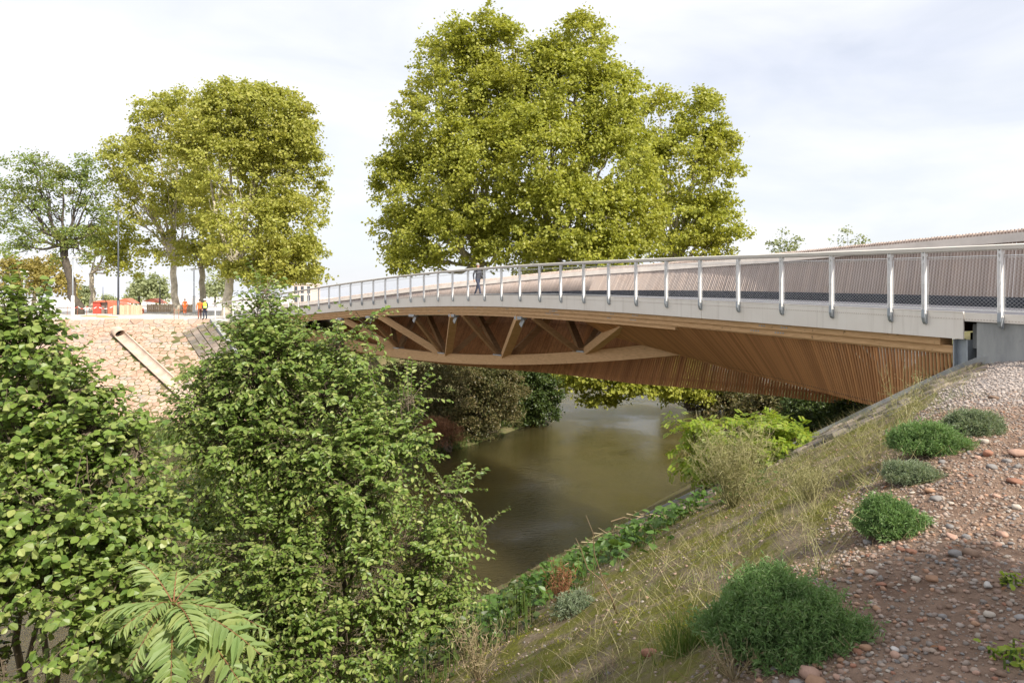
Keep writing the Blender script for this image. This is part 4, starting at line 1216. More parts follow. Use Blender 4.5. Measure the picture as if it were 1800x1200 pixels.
def bank_points(n, d0, d1, a0, a1, pw=1.0):
    d = d0 + (d1 - d0) * rng.random(n) ** pw; a = rng.uniform(a0, a1, n)
    xy = NB0 + d[:, None] * NBN + a[:, None] * NBU
    return np.c_[xy, gz(xy[:, 0], xy[:, 1])]
blades('dry_grass', 'straw coloured dry grass and weeds scattered down the mossy slope', bank_points(1150, 0.1, 12.5, -3, 22), .20, .004, 'dry', 'stuff', lean=1.1, per=10, spread=.14)
blades('thatch', 'flat mat of short dead grass lying on the mossy slope', bank_points(3000, 0.2, 12.5, -3, 20), .10, .005, 'dry', 'stuff', lean=2.2, per=9, spread=.10)
blades('green_grass', 'thin green grass scattered down the mossy slope', bank_points(420, -.1, 12.5, -2, 22), .13, .005, 'grass', 'stuff', lean=.6, per=11, spread=.1)
blades('straw_weeds', 'tangled straw green weeds on the upper slope edge', np.concatenate([bank_points(170, -.2, 2.6, 4.0, 14), bank_points(60, 0.2, 2.0, 0, 4)]), .34, .0045, 'dry_green', 'stuff', lean=.9, per=12, spread=.14)
blades('paving_weeds', 'dry weeds growing in the joints of the old stone pitching', bank_points(160, 0.1, 6, 9, 14.5), .22, .005, 'dry_green', 'stuff', lean=.8, per=9, spread=.12)
blades('kerb_grass', 'green grass tufts along the upper part of the old stone pitching', bank_points(60, 0.0, 4, 8.5, 14), .16, .006, 'grass', 'stuff', lean=.6, per=12, spread=.08)
# moss tufts
mp_ = bank_points(9000, .25, 12, -3, 17, 1.2)
mk = vnoise(mp_[:, 0] * .9, mp_[:, 1] * .9, 21) + .4 * vnoise(mp_[:, 0] * 2.7, mp_[:, 1] * 2.7, 22) > -.05
mp_ = mp_[mk]
blades('moss', 'yellow green moss growing in patches on the slope', mp_, .028, .012, 'moss', 'stuff', lean=.9, per=14, spread=.05)
# grass of the far berm
fx = rng.uniform(-44, -3, 2600); fy = 45.5 + rng.random(2600) * 5.2
blades('shore_grass', 'green grass growing on the shore at the foot of the stone slope', np.c_[fx, fy, fx * 0], .45, .035, 'grass', 'stuff', lean=.5, per=9, spread=.3)

# litter: dry leaves and twigs on the gravel, dead stalks round the feet of the cushion bushes
lp = bank_points(420, -4.2, .2, -.5, 9)
o = link('leaf_litter', leaf_mesh('leaf_litter', lp + [0, 0, .012], rdir(len(lp)) * [1, 1, .15], np.array([0, 0, 1.0]) + rdir(len(lp)) * .4, .035 * rng.uniform(.5, 1.3, len(lp)), .02, T_LEAF), M['rust'])
tag(o, 'dry brown leaves and bark flakes littering the gravel', None, None, 'stuff')
ring = []
for px, py, rx in ((1372, 1125, 128), (1565, 928, 50), (1604, 842, 46), (1635, 798, 62), (1708, 765, 44)):
    g = ground_at(px, py); r = rx * g[1] / F_PX
    for an in rng.uniform(0, 2 * math.pi, 16): ring.append(g + np.array([math.cos(an), math.sin(an), 0]) * r * rng.uniform(.75, 1.15))
blades('dead_stalks', 'short dead stalks and straw at the feet of the cushion bushes', np.array(ring), .13, .004, 'dry', 'stuff', lean=1.3, per=9, spread=.05)

def weed_bush(name, label, px, py, w_px, h_px, n, mat, t=None, lean=.55, fine=14, cat='weed', leaf=None, rad=.004, group=None):
    g = ground_at(px, py) if t is None else base_px(px, t)
    s = g[1] / F_PX
    th = thing(name, g, label, cat, group)
    mb = MB(); C, A = [], []
    for _ in range(n):
        an = rng.uniform(0, 2 * math.pi); l = h_px * s * rng.uniform(.55, 1.1)
        o_ = np.array([math.cos(an), math.sin(an), 0]) * w_px * s * rng.random() ** .5
        tip = g + o_ + [0, 0, l]
        P = bent(g + o_ * .12, tip, 5, 0, .04)
        mb.tube(P, rad * np.array([1, .85, .7, .5, .25]), 3, False)
        for _ in range(fine):
            k = rng.uniform(.35, 1.0) * 3.99; i = int(k)
            q_ = P[i] + (P[i + 1] - P[i]) * (k - i)
            dv = unit(rng.normal(size=3) + [0, 0, .7]); ll = l * rng.uniform(.08, .2)
            C.append(q_); A.append(dv * ll)
    mb.build('stems', M[mat], th)
    C, A = np.array(C), np.array(A)
    Ln = np.linalg.norm(A, axis=1)
    link('sprays', leaf_mesh('sprays', C, A, rdir(len(C)), Ln, rad * 1.5, T_BLADE), M[mat], th)
    if leaf:
        E = C + A
        E = np.repeat(E, 2, 0)
        link('leaves', leaf_mesh('leaves', E, rdir(len(E)), rdir(len(E)), leaf * rng.uniform(.5, 1.2, len(E)), leaf * .5, T_KITE), M['dry_green'], th)
    return th
weed_bush('dry_bush', 'large pale dry weed bush over the water in front of bright green bushes', 1290, 890, 90, 135, 130, 'dry_green', lean=.6, fine=22, leaf=.022, rad=.0045)
weed_bush('dry_bush', 'second straw weed clump above the round bright cushion bush', 1420, 880, 60, 70, 60, 'dry_green', fine=16, leaf=.016, rad=.003)
weed_bush('dry_weed', 'rusty brown dead weed by the water plants', 985, 1075, 30, 85, 46, 'rust', fine=12, rad=.006)
weed_bush('dry_weed', 'grey brown bare twigs at the bottom edge of the slope', 840, 1195, 70, 110, 40, 'dry', fine=10, rad=.004)
weed_bush('dry_weed', 'dry bent stalks at the foot of the big dark cushion bush', 1290, 1190, 60, 70, 30, 'dry', fine=6, rad=.0028)
weed_bush('yellow_weed', 'wispy green stalks with tiny yellow flowers in front of the bridge lattice', 1590, 760, 40, 110, 16, 'dry_green', fine=14, leaf=.018, rad=.003)
weed_bush('yellow_weed', 'thin green flowering stalks crossing in front of the round cushion bush', 1440, 1010, 85, 150, 14, 'dry_green', fine=8, leaf=.01, rad=.0022)
# two long bare stalks
for k, (xa, ya, xb, yb, lb) in enumerate(((1082, 1075, 1030, 905, 'tall bare dead stalk standing on the slope before the water'), (1085, 1078, 1012, 945, 'shorter bare dead stalk leaning beside the tall one'))):
    g = ground_at(xa, ya); q_ = at(xb, yb, g[1] - .4)
    mb = MB(); mb.tube(bent(g, q_, 6, .02, .02), [.008, .0075, .006, .005, .004, .002], 5)
    o = mb.build('dead_stalk', M['dry'], None, True); tag(o, lb, 'stalk')
# drift of dry sticks at the water edge
g = ground_at(1085, 958)
drift = thing('driftwood_pile', g, 'heap of pale dry sticks caught at the water edge', 'sticks')
for _ in range(46):
    mb = MB(); c = g + np.clip(rng.normal(size=3), -1.5, 1.5) * [.45, .3, 0]; c[2] = max(gz1(c[0], c[1]), 0) + .08 + rng.random() * .22; d = rdir(1)[0] * [1, 1, .22]; l = rng.uniform(.4, 1.0)
    mb.tube(bent(c - d * l / 2, c + d * l / 2, 4, .03, .05), [.016, .014, .011, .006], 4)
    mb.build('stick', M['dry'], drift)

# broad leaved plants along the water
def broadleaf(name, label, px, py, spread, n, leaf, mat, hgt=.6, t=None, group=None, templ=T_LEAF):
    g = ground_at(px, py) if t is None else base_px(px, t)
    th = thing(name, g, label, 'plant', group)
    off = np.repeat(np.clip(rng.normal(size=(max(3, n // 9), 2)), -1.6, 1.6) * spread, 9, 0)[:n]
    P = np.c_[g[0] + off[:, 0] + rng.normal(size=len(off)) * leaf * .8, g[1] + off[:, 1] + rng.normal(size=len(off)) * leaf * .8, np.zeros(len(off))]
    P[:, 2] = np.maximum(gz(P[:, 0], P[:, 1]), 0.02) + rng.random(len(off)) * hgt
    mb = MB()
    for p in P[::3]:
        mb.tube([[p[0], p[1], max(gz1(p[0], p[1]), 0) - .05], p], .006, 3, False)
    tag(mb.build('stems', M['grass'], th), kind='stuff')
    A = unit(rng.normal(size=(len(P), 3)) * [1, 1, .35] + [0, 0, -.1])
    Nn = np.array([0, 0, 1.0]) + rng.normal(size=(len(P), 3)) * .4
    Ls = leaf * rng.uniform(.6, 1.2, len(P))
    lm = leaf_object_mesh(templ, M[mat])
    a, b, n_ = leaf_basis(A, Nn)
    offm = Matrix.Translation(th.location).inverted()
    m1 = min(len(P), 90)
    order = np.argsort(P[:, 1])
    for i in order[:m1]:
        o = bpy.data.objects.new('leaf', lm); COL.objects.link(o); o.parent = th
        o.matrix_basis = offm @ Matrix([[*(v) , 0] for v in ((0, 0, 0),) * 4]) if False else offm @ Matrix(((a[i, 0] * Ls[i], b[i, 0] * Ls[i] * .8, n_[i, 0] * Ls[i], P[i, 0]), (a[i, 1] * Ls[i], b[i, 1] * Ls[i] * .8, n_[i, 1] * Ls[i], P[i, 1]), (a[i, 2] * Ls[i], b[i, 2] * Ls[i] * .8, n_[i, 2] * Ls[i], P[i, 2]), (0, 0, 0, 1)))
    r_ = order[m1:]
    if len(r_):
        tag(link('leaves', leaf_mesh('leaves', P[r_], A[r_], Nn[r_], Ls[r_], Ls[r_] * .8, templ), M[mat], th), kind='stuff')
    return th
for px, py, sp, n, lf, lb in ((905, 1075, 1.3, 420, .26, 'low broad leaved plants in the corner between the alder and the slope'), (960, 1035, 1.1, 260, .26, 'broad leaved plants along the waterline right of the alder'), (1040, 985, 1.0, 200, .26, 'glossy broad leaved plants at the waterline by the driftwood'), (1130, 945, .8, 120, .24, 'patch of broad leaved plants right of the driftwood'), (1200, 912, .9, 150, .26, 'bright broad leaved plants under the dry weed bush')):
    broadleaf('waterside_plant', lb, px, py, sp, int(n * 1.3), lf * .62, 'leaf_vine', .38, group='broad leaved plants along the waterline')
broadleaf('ground_weed', 'small leafy weed on the shaded gravel by the right edge', 1782, 1030, .05, 40, .035, 'leaf_robinia', .06, group='leafy weeds in the gravel')
broadleaf('ground_weed', 'lower leafy weed near the bottom right corner', 1772, 1160, .06, 60, .035, 'leaf_robinia', .06, group='leafy weeds in the gravel')
broadleaf('bramble', 'dark low undergrowth below the alder near the bottom of the frame', 850, 1130, .9, 500, .09, 'leaf_dark', .6)

# false acacia bushes on the near shore
T_PIN = (np.array([(0, 0, 0), (1, 0, 0)] + [(.15 + .14 * (k // 2) + dx, (1 if k % 2 else -1) * dy, .03 * dy) for k in range(12) for dx, dy in ((.06, .0), (.13, .22), (.0, .42), (-.05, .2))], float), [np.array([tuple(2 + 4 * k + j for j in range(4)) for k in range(12)])])
def acacia(label, lst, t, bpx, bt):
    b_ = base_px(bpx, bt)
    th = thing('false_acacia', b_, label, 'bush', 'bright green bushes by the water')
    lobes = lobes_px(lst, t)
    mb = MB()
    for c, r in lobes:
        for _ in range(6): mb.tube(bent(b_, c + rdir(1)[0] * r * .8, 6, .05, .04), .03 * np.array([1, .8, .6, .45, .3, .1]), 5)
    mb.build('stems', M['twig'], th, True)
    C, A, Nn, T = shoots(lobes, 150, .42, .3, .07, .2)
    Ls = .19 * rng.uniform(.7, 1.2, len(C))
    link('foliage', leaf_mesh('foliage', C, A, Nn, Ls, Ls * 1.0, T_PIN), M['leaf_robinia'], th)
acacia('bright green false acacia bush left of the yellower one at the water edge', [(1215, 742, 28, 14), (1240, 775, 34, 22), (1215, 795, 24, 20), (1265, 812, 34, 20)], 17, 1245, 17.2)
acacia('yellow green false acacia bush between the dry weeds and the sloping kerb', [(1345, 775, 40, 22), (1325, 808, 42, 20), (1395, 778, 22, 12), (1300, 762, 26, 18), (1370, 748, 20, 8)], 15.4, 1340, 15.6)

# ------------------------------------------------------------------ stones on the near bank
def rock_mesh(seed, k=1):
    r = np.random.default_rng(seed)
    ph = (1 + 5 ** .5) / 2
    V = unit(np.array([(-1, ph, 0), (1, ph, 0), (-1, -ph, 0), (1, -ph, 0), (0, -1, ph), (0, 1, ph), (0, -1, -ph), (0, 1, -ph), (ph, 0, -1), (ph, 0, 1), (-ph, 0, -1), (-ph, 0, 1)], float))
    F = [(0, 11, 5), (0, 5, 1), (0, 1, 7), (0, 7, 10), (0, 10, 11), (1, 5, 9), (5, 11, 4), (11, 10, 2), (10, 7, 6), (7, 1, 8), (3, 9, 4), (3, 4, 2), (3, 2, 6), (3, 6, 8), (3, 8, 9), (4, 9, 5), (2, 4, 11), (6, 2, 10), (8, 6, 7), (9, 8, 1)]
    V = [v for v in V]
    for _ in range(k):
        mid, F2 = {}, []
        def m(a, b):
            key = (min(a, b), max(a, b))
            if key not in mid:
                V.append(unit((V[a] + V[b]) / 2)); mid[key] = len(V) - 1
            return mid[key]
        for a, b, c in F:
            x, y, z = m(a, b), m(b, c), m(c, a)
            F2 += [(a, x, z), (b, y, x), (c, z, y), (x, y, z)]
        F = F2
    V = np.array(V)
    for _ in range(9):                                   # flats cut into the ball
        nrm = unit(r.normal(size=3)); h = r.uniform(.55, .85)
        dd = V @ nrm
        V = np.where((dd > h)[:, None], V - np.outer(dd - h, nrm), V)
    V *= np.array([1, r.uniform(.65, .95), r.uniform(.45, .7)])
    V += r.normal(size=V.shape) * .018
    return V, np.array(F)
ROCKS = [rock_mesh(s, 1) for s in range(10)]
SMALL = [rock_mesh(s + 50, 0) for s in range(12)]
def chip_mesh(seed):
    r = np.random.default_rng(seed)
    V = np.array([(1, 0, 0), (-1, 0, 0), (0, 1, 0), (0, -1, 0), (0, 0, 1), (0, 0, -1)], float) * np.array([1, .8, .65]) + r.normal(size=(6, 3)) * .2
    return V, np.array([(0, 2, 4), (2, 1, 4), (1, 3, 4), (3, 0, 4), (2, 0, 5), (1, 2, 5), (3, 1, 5), (0, 3, 5)])
CHIPS = [chip_mesh(s) for s in range(12)]
def rock(px, py, wpx, col, label, group=None, seed=0):
    g = ground_at(px, py); s = g[1] / F_PX
    V, F = ROCKS[seed % 10]
    r = wpx * s / 2
    an = random.uniform(0, 6.28); ca, sa = math.cos(an), math.sin(an)
    me = np_mesh('rock', V @ np.array([[ca, sa, 0], [-sa, ca, 0], [0, 0, 1]]) * r, F)
    me.materials.append(M['rock_' + col])
    o = bpy.data.objects.new('rock', me); COL.objects.link(o)
    o.location = (g[0], g[1], g[2] + r * .28)
    me.polygons.foreach_set('use_smooth', np.ones(len(me.polygons), bool))
    return tag(o, label, 'rock', group)
named = [(1745, 702, 20, 'brown', 'lone brown rock on the pale gravel near the abutment'), (1140, 1148, 34, 'red', 'brick red rock lying on the mossy slope left of the grass tuft'), (1435, 1190, 50, 'orange', 'large rounded orange stone at the bottom edge of the gravel'), (1420, 1170, 46, 'pink', 'pale pinkish rounded stone just above the large orange one'), (1708, 972, 34, 'brown', 'dark brown rock in the shade, right one of a touching pair'), (1680, 976, 30, 'grey', 'grey rock touching the dark brown one in the shade'), (1783, 850, 28, 'red', 'reddish rock at the right edge in the sunlight'), (1790, 800, 38, 'pink', 'largest pink block at the right edge below the pale gravel'), (1735, 800, 26, 'red', 'red block left of the largest pink block'), (1736, 1038, 22, 'white', 'small white flat stone on the shaded soil'), (1572, 1132, 20, 'white', 'white chip lying right of the big dark cushion bush'), (1520, 1128, 26, 'orange', 'orange red brick fragment below the right side of the big cushion bush'), (1640, 1020, 26, 'orange', 'tan orange pebble in the middle of the shaded gravel'), (1760, 938, 24, 'pink', 'pink rounded stone on the edge of the shade by the right side'), (1740, 1080, 24, 'pale', 'pale round stone on the shaded ground above the leafy weed'), (1400, 1190, 34, 'grey', 'grey stone beside the large orange stone at the bottom'), (1602, 965, 22, 'red', 'small red stone just below the round bright cushion bush'), (1510, 1010, 24, 'orange', 'orange stone at the upper right of the big cushion bush')]
for k, (px, py, wd, col, lb) in enumerate(named): rock(px, py, wd, col, lb, None, k)
# loose stones one can pick out: shared meshes per colour, one object each
cols = ['red', 'orange', 'grey', 'pale', 'brown', 'pink', 'grey', 'brown']
base_m = {}
cnt = 0
while cnt < 240:
    px, py = rng.uniform(1340, 1799), rng.uniform(770, 1199)
    g = ground_at(px, py); d, a = near_d(g[0], g[1]), near_a(g[0], g[1])
    if d > 0.15 - .2 * rng.random(): continue
    lo = 9 + 7 * rng.random() ** 3 * 2
    col = cols[rng.integers(len(cols))]; sd_ = int(rng.integers(10))
    if (col, sd_) not in base_m:
        V, F = ROCKS[sd_]
        me = np_mesh('loose_stone', V, F); me.materials.append(M['rock_' + col]); me.polygons.foreach_set('use_smooth', np.ones(len(me.polygons), bool)); base_m[col, sd_] = me
    o = bpy.data.objects.new('loose_stone', base_m[col, sd_]); COL.objects.link(o)
    r = lo * g[1] / F_PX / 2
    o.scale = (r, r, r); o.rotation_euler = (rng.uniform(-.25, .25), rng.uniform(-.25, .25), rng.uniform(0, 6.3))
    o.location = (g[0], g[1], g[2] + r * .25)
    word = {'red': 'brick red', 'orange': 'tan orange', 'grey': 'grey', 'pale': 'pale cream', 'brown': 'dark brown', 'pink': 'pinkish'}[col]
    where = 'near the right edge of the bank' if px > 1700 else ('beside the big dark cushion bush' if py > 990 and px < 1600 else ('along the crest by the smaller cushion bushes' if px < 1660 and py < 960 else 'on the middle of the bank'))
    tag(o, '%s %s stone in the %s gravel %s' % ('larger' if lo > 14 else 'small', word, 'shaded' if py > 935 else 'sunlit', where), 'stone', 'loose stones among the gravel')
    cnt += 1
def gravel(name, label, mat, n, d0, d1, a0, a1, r0, r1, pw=3.0):
    P = bank_points(n, d0, d1, a0, a1)
    qx = 900 + F_PX * P[:, 0] / np.maximum(P[:, 1], .3); qy = HOR + F_PX * (CAMZ - P[:, 2]) / np.maximum(P[:, 1], .3)
    keepm = (P[:, 1] > 1.2) & (qx < 1860) & (qy < 1250) & (qx > 300)
    P = P[keepm]; n = len(P)
    r = r0 + (r1 - r0) * rng.random(n) ** pw
    VV, FF, off = [], [], 0
    which = rng.integers(12, size=n)
    for w_ in range(24):
        V, F = SMALL[w_] if w_ < 12 else CHIPS[w_ - 12]
        sel = np.nonzero((which == w_ % 12) & ((r / P[:, 1] > .0021) == (w_ < 12)))[0]
        if not len(sel): continue
        an = rng.uniform(0, 6.28, len(sel)); ca, sa = np.cos(an), np.sin(an)
        X = V[None, :, 0] * ca[:, None] - V[None, :, 1] * sa[:, None]
        Y = V[None, :, 0] * sa[:, None] + V[None, :, 1] * ca[:, None]
        Z = np.broadcast_to(V[None, :, 2], X.shape)
        Q = np.stack([X, Y, Z], -1) * r[sel, None, None] + P[sel, None] + np.array([0, 0, .2]) * r[sel, None, None]
        VV.append(Q.reshape(-1, 3)); k = len(V)
        FF.append((F[None] + (np.arange(len(sel)) * k)[:, None, None] + off).reshape(-1, 3)); off += len(sel) * k
    o = link(name, np_mesh(name, np.concatenate(VV), np.concatenate(FF)), M[mat], None, True)
    return tag(o, label, None, None, 'stuff')
gravel('gravel', 'reddish brown mixed gravel covering the top of the bank', 'pebble_i', 85000, -5.5, 0.35, -1.2, 9.5, .005, .026, 3.4)
gravel('gravel', 'pale grey crushed gravel sloping up to the abutment', 'pale_gravel', 16000, -4.5, 0.25, 8.2, 16, .012, .04, 2.0)
gravel('slope_grit', 'scattered grit and stone chips on the mossy slope', 'pebble_i', 5000, 0.3, 9, -1, 14, .006, .03, 3.0)

# flat grey slabs of old pitching along the kerb
paving = thing('slope_pitching', (7.5, 13.2, 7.6), 'old mossy grey stone pitching on the near slope beside the sloping kerb', 'paving')
def near_pt(p):
    xy = NB0 + NBN * p[0] + NBU * p[1]
    return np.array([xy[0], xy[1], gz(np.array([xy[0]]), np.array([xy[1]]), False)[0]])
NN = np.array([*(NBN * .62), 1.0]); NN /= np.linalg.norm(NN)
cells = voronoi(0.1, 8, 9.0, 14.0, .34, .24, .42)
cells = [c for c in cells if c[0][1] < 13.75 and c[0][1] > 11.4 + .12 * c[0][0] + random.uniform(-.6, .5)]
cells.sort(key=lambda c: -c[0][1] + .3 * c[0][0])
for n, (c, poly) in enumerate(cells[:300]):
    mb = MB(); stone_prism(mb, c, poly, near_pt, NN, .07, random.uniform(.0, .10), .2); mb.build('stone', M['slab'], paving)

# ------------------------------------------------------------------ plaza furniture
def lamp(px, ytop, t, label, wrap=True, group='flat headed lamp posts on the plaza'):
    b_ = base_px(px, t); zt = at(px, ytop, t)[2]
    th = thing('lamp_post', b_, label, 'lamp post', group)
    mb = MB(); mb.tube([b_, [b_[0], b_[1], zt]], [.075, .06], 8); mb.build('pole', M['galv_dull'], th, True)
    mb = MB(); mb.box([b_[0] + .1, b_[1], zt + .05], (.55, 0, 0), (0, .16, 0), (0, 0, .045)); mb.box([b_[0] + .1, b_[1], zt + .115], (.4, 0, 0), (0, .12, 0), (0, 0, .02)); mb.build('lamp_head', M['galv'], th)
    if wrap:
        mb = MB(); n = 7
        mb.tube([[b_[0] + random.uniform(-.02, .02), b_[1], b_[2] + 2.1 * i / n] for i in range(n + 1)], [.20, .17, .19, .17, .18, .16, .17, .13], 9); mb.build('wrapping', M['white_wrap'], th, True)
M['white_wrap'] = mat_simple('white plastic wrap', (0.78, 0.78, 0.78), 0.4, 0, .06, 3)
M['mast'] = mat_simple('dark grey mast', (0.10, 0.11, 0.13), 0.5, .3, .1)
lamp(128, 453, 74, 'grey lamp post with white wrapped foot in front of the dark oak trunk')
lamp(341, 474, 86, 'grey lamp post with white wrapped foot left of the workers at the bridge end')
lamp(42, 478, 105, 'grey lamp post in front of the yellowing tree', False)
def mast(px, ytop, t, label, r=.11):
    b_ = base_px(px, t); th = thing('lamp_mast', b_, label, 'mast', 'plain masts on the plaza'); zt = at(px, ytop, t)[2]
    mb = MB(); mb.tube([b_, b_ + [0, 0, 1.6]], r * 1.35, 8); mb.build('mast_foot', M['mast'], th, True)
    mb = MB(); mb.tube([b_ + [0, 0, 1.6], [b_[0], b_[1], zt]], [r, r * .6], 8); mb.build('pole', M['mast'], th, True)
mast(208, 372, 78, 'tallest dark lamp mast standing at the timber fence')
mast(281, 498, 95, 'short grey pole between the far trees and the white trunk', .08)
mast(181, 504, 130, 'thin pale pole above the red site hut', .08)
mast(86, 515, 100, 'short dark pole under the leaning oak', .08)
# palisade fence of upright boards
M['board'] = mat_wood('pale fence board', (0.60, 0.47, 0.33), (0.44, 0.32, 0.2), (6, 6, .8), 'obj', 'object', knot=False)
def palisade(x0, x1, t, h, label, gap=.03):
    a, b = base_px(x0, t), base_px(x1, t)
    th = thing('palisade_fence', (a + b) / 2, label, 'fence', 'timber fences on the plaza')
    n = int(np.linalg.norm(b - a) / .24)
    for i in range(n):
        c = a + (b - a) * (i + .5) / n; hh = h * random.uniform(.93, 1.04)
        mb = MB(); mb.box([c[0], c[1] + random.uniform(-.01, .01), c[2] + hh / 2 + .04], (.108, 0, 0), (0, .014, 0), (0, 0, hh / 2)); mb.build('board', M['board'], th)
    mb = MB()
    for z in (.3, h - .25): mb.box((a + b) / 2 + [0, .05, z], (abs(b[0] - a[0]) / 2, 0, 0), (0, .03, 0), (0, 0, .05))
    mb.build('fence_rail', M['board'], th)
palisade(199, 250, 78, 1.05, 'new pale timber fence beside the red hut and the tall mast')
palisade(258, 342, 90, 1.0, 'grey brown timber fence behind the orange worker')
# red site hut and red sloping slide block
M['red'] = mat_simple('red sheet', (0.50, 0.08, 0.055), .5, 0, .12)  # red slightly desaturated to imitate haze over the distance
M['red2'] = mat_simple('orange red sheet', (0.56, 0.16, 0.09), .5, 0, .12)
M['grey_panel'] = mat_simple('brown grey panel', (0.24, 0.2, 0.17), .7)
t = 84; b_ = base_px(184, t)
hut = thing('site_hut', b_, 'red cabin with a sloping orange red roof ramp behind the barrier tape', 'hut')
mb = MB(); mb.box(b_ + [-.45, 0, .68], (.42, 0, 0), (0, .9, 0), (0, 0, .66)); mb.build('wall', M['red'], hut)
mb = MB(); mb.box(b_ + [.42, .1, .68], (.43, 0, 0), (0, .75, 0), (0, 0, .66)); mb.build('wall', M['grey_panel'], hut)
mb = MB()
r0 = [b_ + v for v in ([.86, -.9, 0.02], [.86, .9, 0.02], [.86, .9, 1.36], [.86, -.9, 1.36])]
r1 = [b_ + v for v in ([1.9, -.9, 0.02], [1.9, .9, 0.02], [1.9, .9, 1.3], [1.9, -.9, 1.3])]
r2 = [b_ + v for v in ([4.2, -.9, 0.02], [4.2, .9, 0.02], [4.2, .9, .55], [4.2, -.9, .55])]
mb.sweep([r0, r1, r2]); mb.build('ramp', M['red2'], hut)
mb = MB(); mb.sweep([[b_ + v for v in ([-.9, -1, 1.345], [.9, -1, 1.345], [.5, -1, 1.56], [-.2, -1, 1.56])], [b_ + v for v in ([-.9, 1, 1.345], [.9, 1, 1.345], [.5, 1, 1.56], [-.2, 1, 1.56])]]); mb.build('roof', M['red2'], hut)
for px, lb in ((223, 'small red canopy beyond the timber fence near the mast'), (272, 'small red canopy further along the fence by the hazy tree')):
    t = 110; b_ = base_px(px, t); th = thing('red_canopy', b_, lb, 'canopy', 'red canopies behind the fence')
    mb = MB()
    for sx in (-1.2, 1.2):
        mb.tube([b_ + [sx, 0, 0], b_ + [sx, 0, 1.3]], .05, 5)
    mb.build('posts', M['galv_dull'], th)
    mb = MB(); mb.sweep([[b_ + v for v in ([-1.5, y, 1.3], [1.5, y, 1.0], [.3, y, 1.75])] for y in (-1, 1)]); mb.build('cover', M['red2'], th)
# barrier tape between stakes
M['stake'] = mat_simple('rust stake', (0.30, 0.11, 0.06), .7)
def mat_tape():
    m, tt, b = new_mat('red and white tape')
    wv = N(tt, 'TexWave', Scale=.55); tt.links.new(stretched(tt, (1, 0, .3)), wv.inputs['Vector'])
    tt.links.new(ramp(tt, wv.outputs['Fac'], [(.48, (.75, .75, .75)), (.52, (.6, .08, .05))]), b.inputs['Base Color']); return m
M['tape'] = mat_tape()
bar = thing('barrier_tape', base_px(170, 76), 'sagging red and white barrier tape on stakes in front of the red hut', 'barrier')
sx = [118, 136, 152, 170, 198]
tops = []
for px in sx:
    b_ = base_px(px, 76); mb = MB(); mb.tube([b_, b_ + [.05, 0, 1.0]], .02, 5); mb.build('stake', M['stake'], bar); tops.append(b_ + [.05, 0, .95])
for a, b in zip(tops[:-1], tops[1:]):
    mb = MB(); n = 8
    mb.sweep([[a + (b - a) * i / n + [0, 0, -.25 * math.sin(i / n * math.pi)] + np.array(v) for v in ((0, -.003, -.04), (0, .003, -.04), (0, .003, .04), (0, -.003, .04))] for i in range(n + 1)]); mb.build('tape', M['tape'], bar)
rb = thing('stake_barrier', base_px(312, 64), 'thin rust red stakes with a rail in front of the white paving', 'barrier')
for px in (306, 314):
    b_ = base_px(px, 64); mb = MB(); mb.tube([b_, b_ + [0, 0, 1.0]], .022, 5); mb.build('stake', M['stake'], rb)
mb = MB(); mb.bar(base_px(306, 64) + [0, 0, .75], base_px(325, 66) + [0, 0, .75], .02, .05); mb.build('rail', M['stake'], rb)
# orange sand patches, heaps
M['sand'] = mat_simple('orange sand', (0.62, 0.33, 0.15), .9, 0, .15, 2)
for px, t, rx, lb in ((192, 68, 1.2, 'low heap of orange sand at the slope edge below the fence'), (170, 72, 1.6, 'flat spread of orange sand before the red hut')):
    b_ = base_px(px, t); V, F = ROCKS[3]
    me = np_mesh('sand_heap', V * [rx, rx * .8, .22], F); o = link('sand_heap', me, M['sand'], None, True); o.location = Vector(b_); tag(o, lb, 'sand heap')
# pale building far behind the trees
M['render_wall'] = mat_simple('pale rendered wall', (0.62, 0.52, 0.45), .8, 0, .05)
M['window'] = mat_simple('dark window', (0.06, 0.07, 0.08), .15)
b_ = base_px(538, 190); bd = thing('pale_building', b_, 'pale pinkish building partly hidden behind the trees at the far end of the railing', 'building')
mb = MB(); mb.box(b_ + [-1, 4, 2.6], (2.6, 0, 0), (0, 4, 0), (0, 0, 2.7)); mb.build('wall', M['render_wall'], bd)
mb = MB(); mb.box(b_ + [-1, 4, 5.45], (2.8, 0, 0), (0, 4.3, 0), (0, 0, .15)); mb.build('roof', M['render_wall'], bd)
for i in range(3):
    for z in (1.5, 3.9):
        mb = MB(); mb.box(b_ + [-2.7 + i * 1.7, -.02, z], (.4, 0, 0), (0, .06, 0), (0, 0, .9)); mb.build('window', M['window'], bd)

# ------------------------------------------------------------------ people
M['skin'] = mat_simple('skin', (0.46, 0.27, 0.19), .55, 0, .05)
M['hair_grey'] = mat_simple('grey hair', (0.33, 0.32, 0.31), .8)
M['jacket'] = mat_simple('dark jacket', (0.05, 0.05, 0.062), .8, 0, .06, 20)
M['shirt'] = mat_simple('grey shirt', (0.30, 0.29, 0.28), .85, 0, .1, 20)
M['jeans'] = mat_simple('dark blue jeans', (0.04, 0.048, 0.08), .85, 0, .06, 20)
M['shoe'] = mat_simple('shoe', (0.03, 0.028, 0.026), .6)
M['hivis_orange'] = mat_simple('orange work clothes', (0.85, 0.17, 0.03), .7, 0, .08, 8)
M['hivis_yellow'] = mat_simple('yellow vest', (0.62, 0.85, 0.08), .7, 0, .08, 8)
M['reflective'] = mat_simple('reflective band', (0.7, 0.7, 0.7), .3)
M['navy'] = mat_simple('navy trousers', (0.03, 0.035, 0.06), .85)
M['brown_cloth'] = mat_simple('rust brown trousers', (0.24, 0.09, 0.06), .85)
M['helmet'] = mat_simple('white helmet', (0.75, 0.75, 0.75), .3)
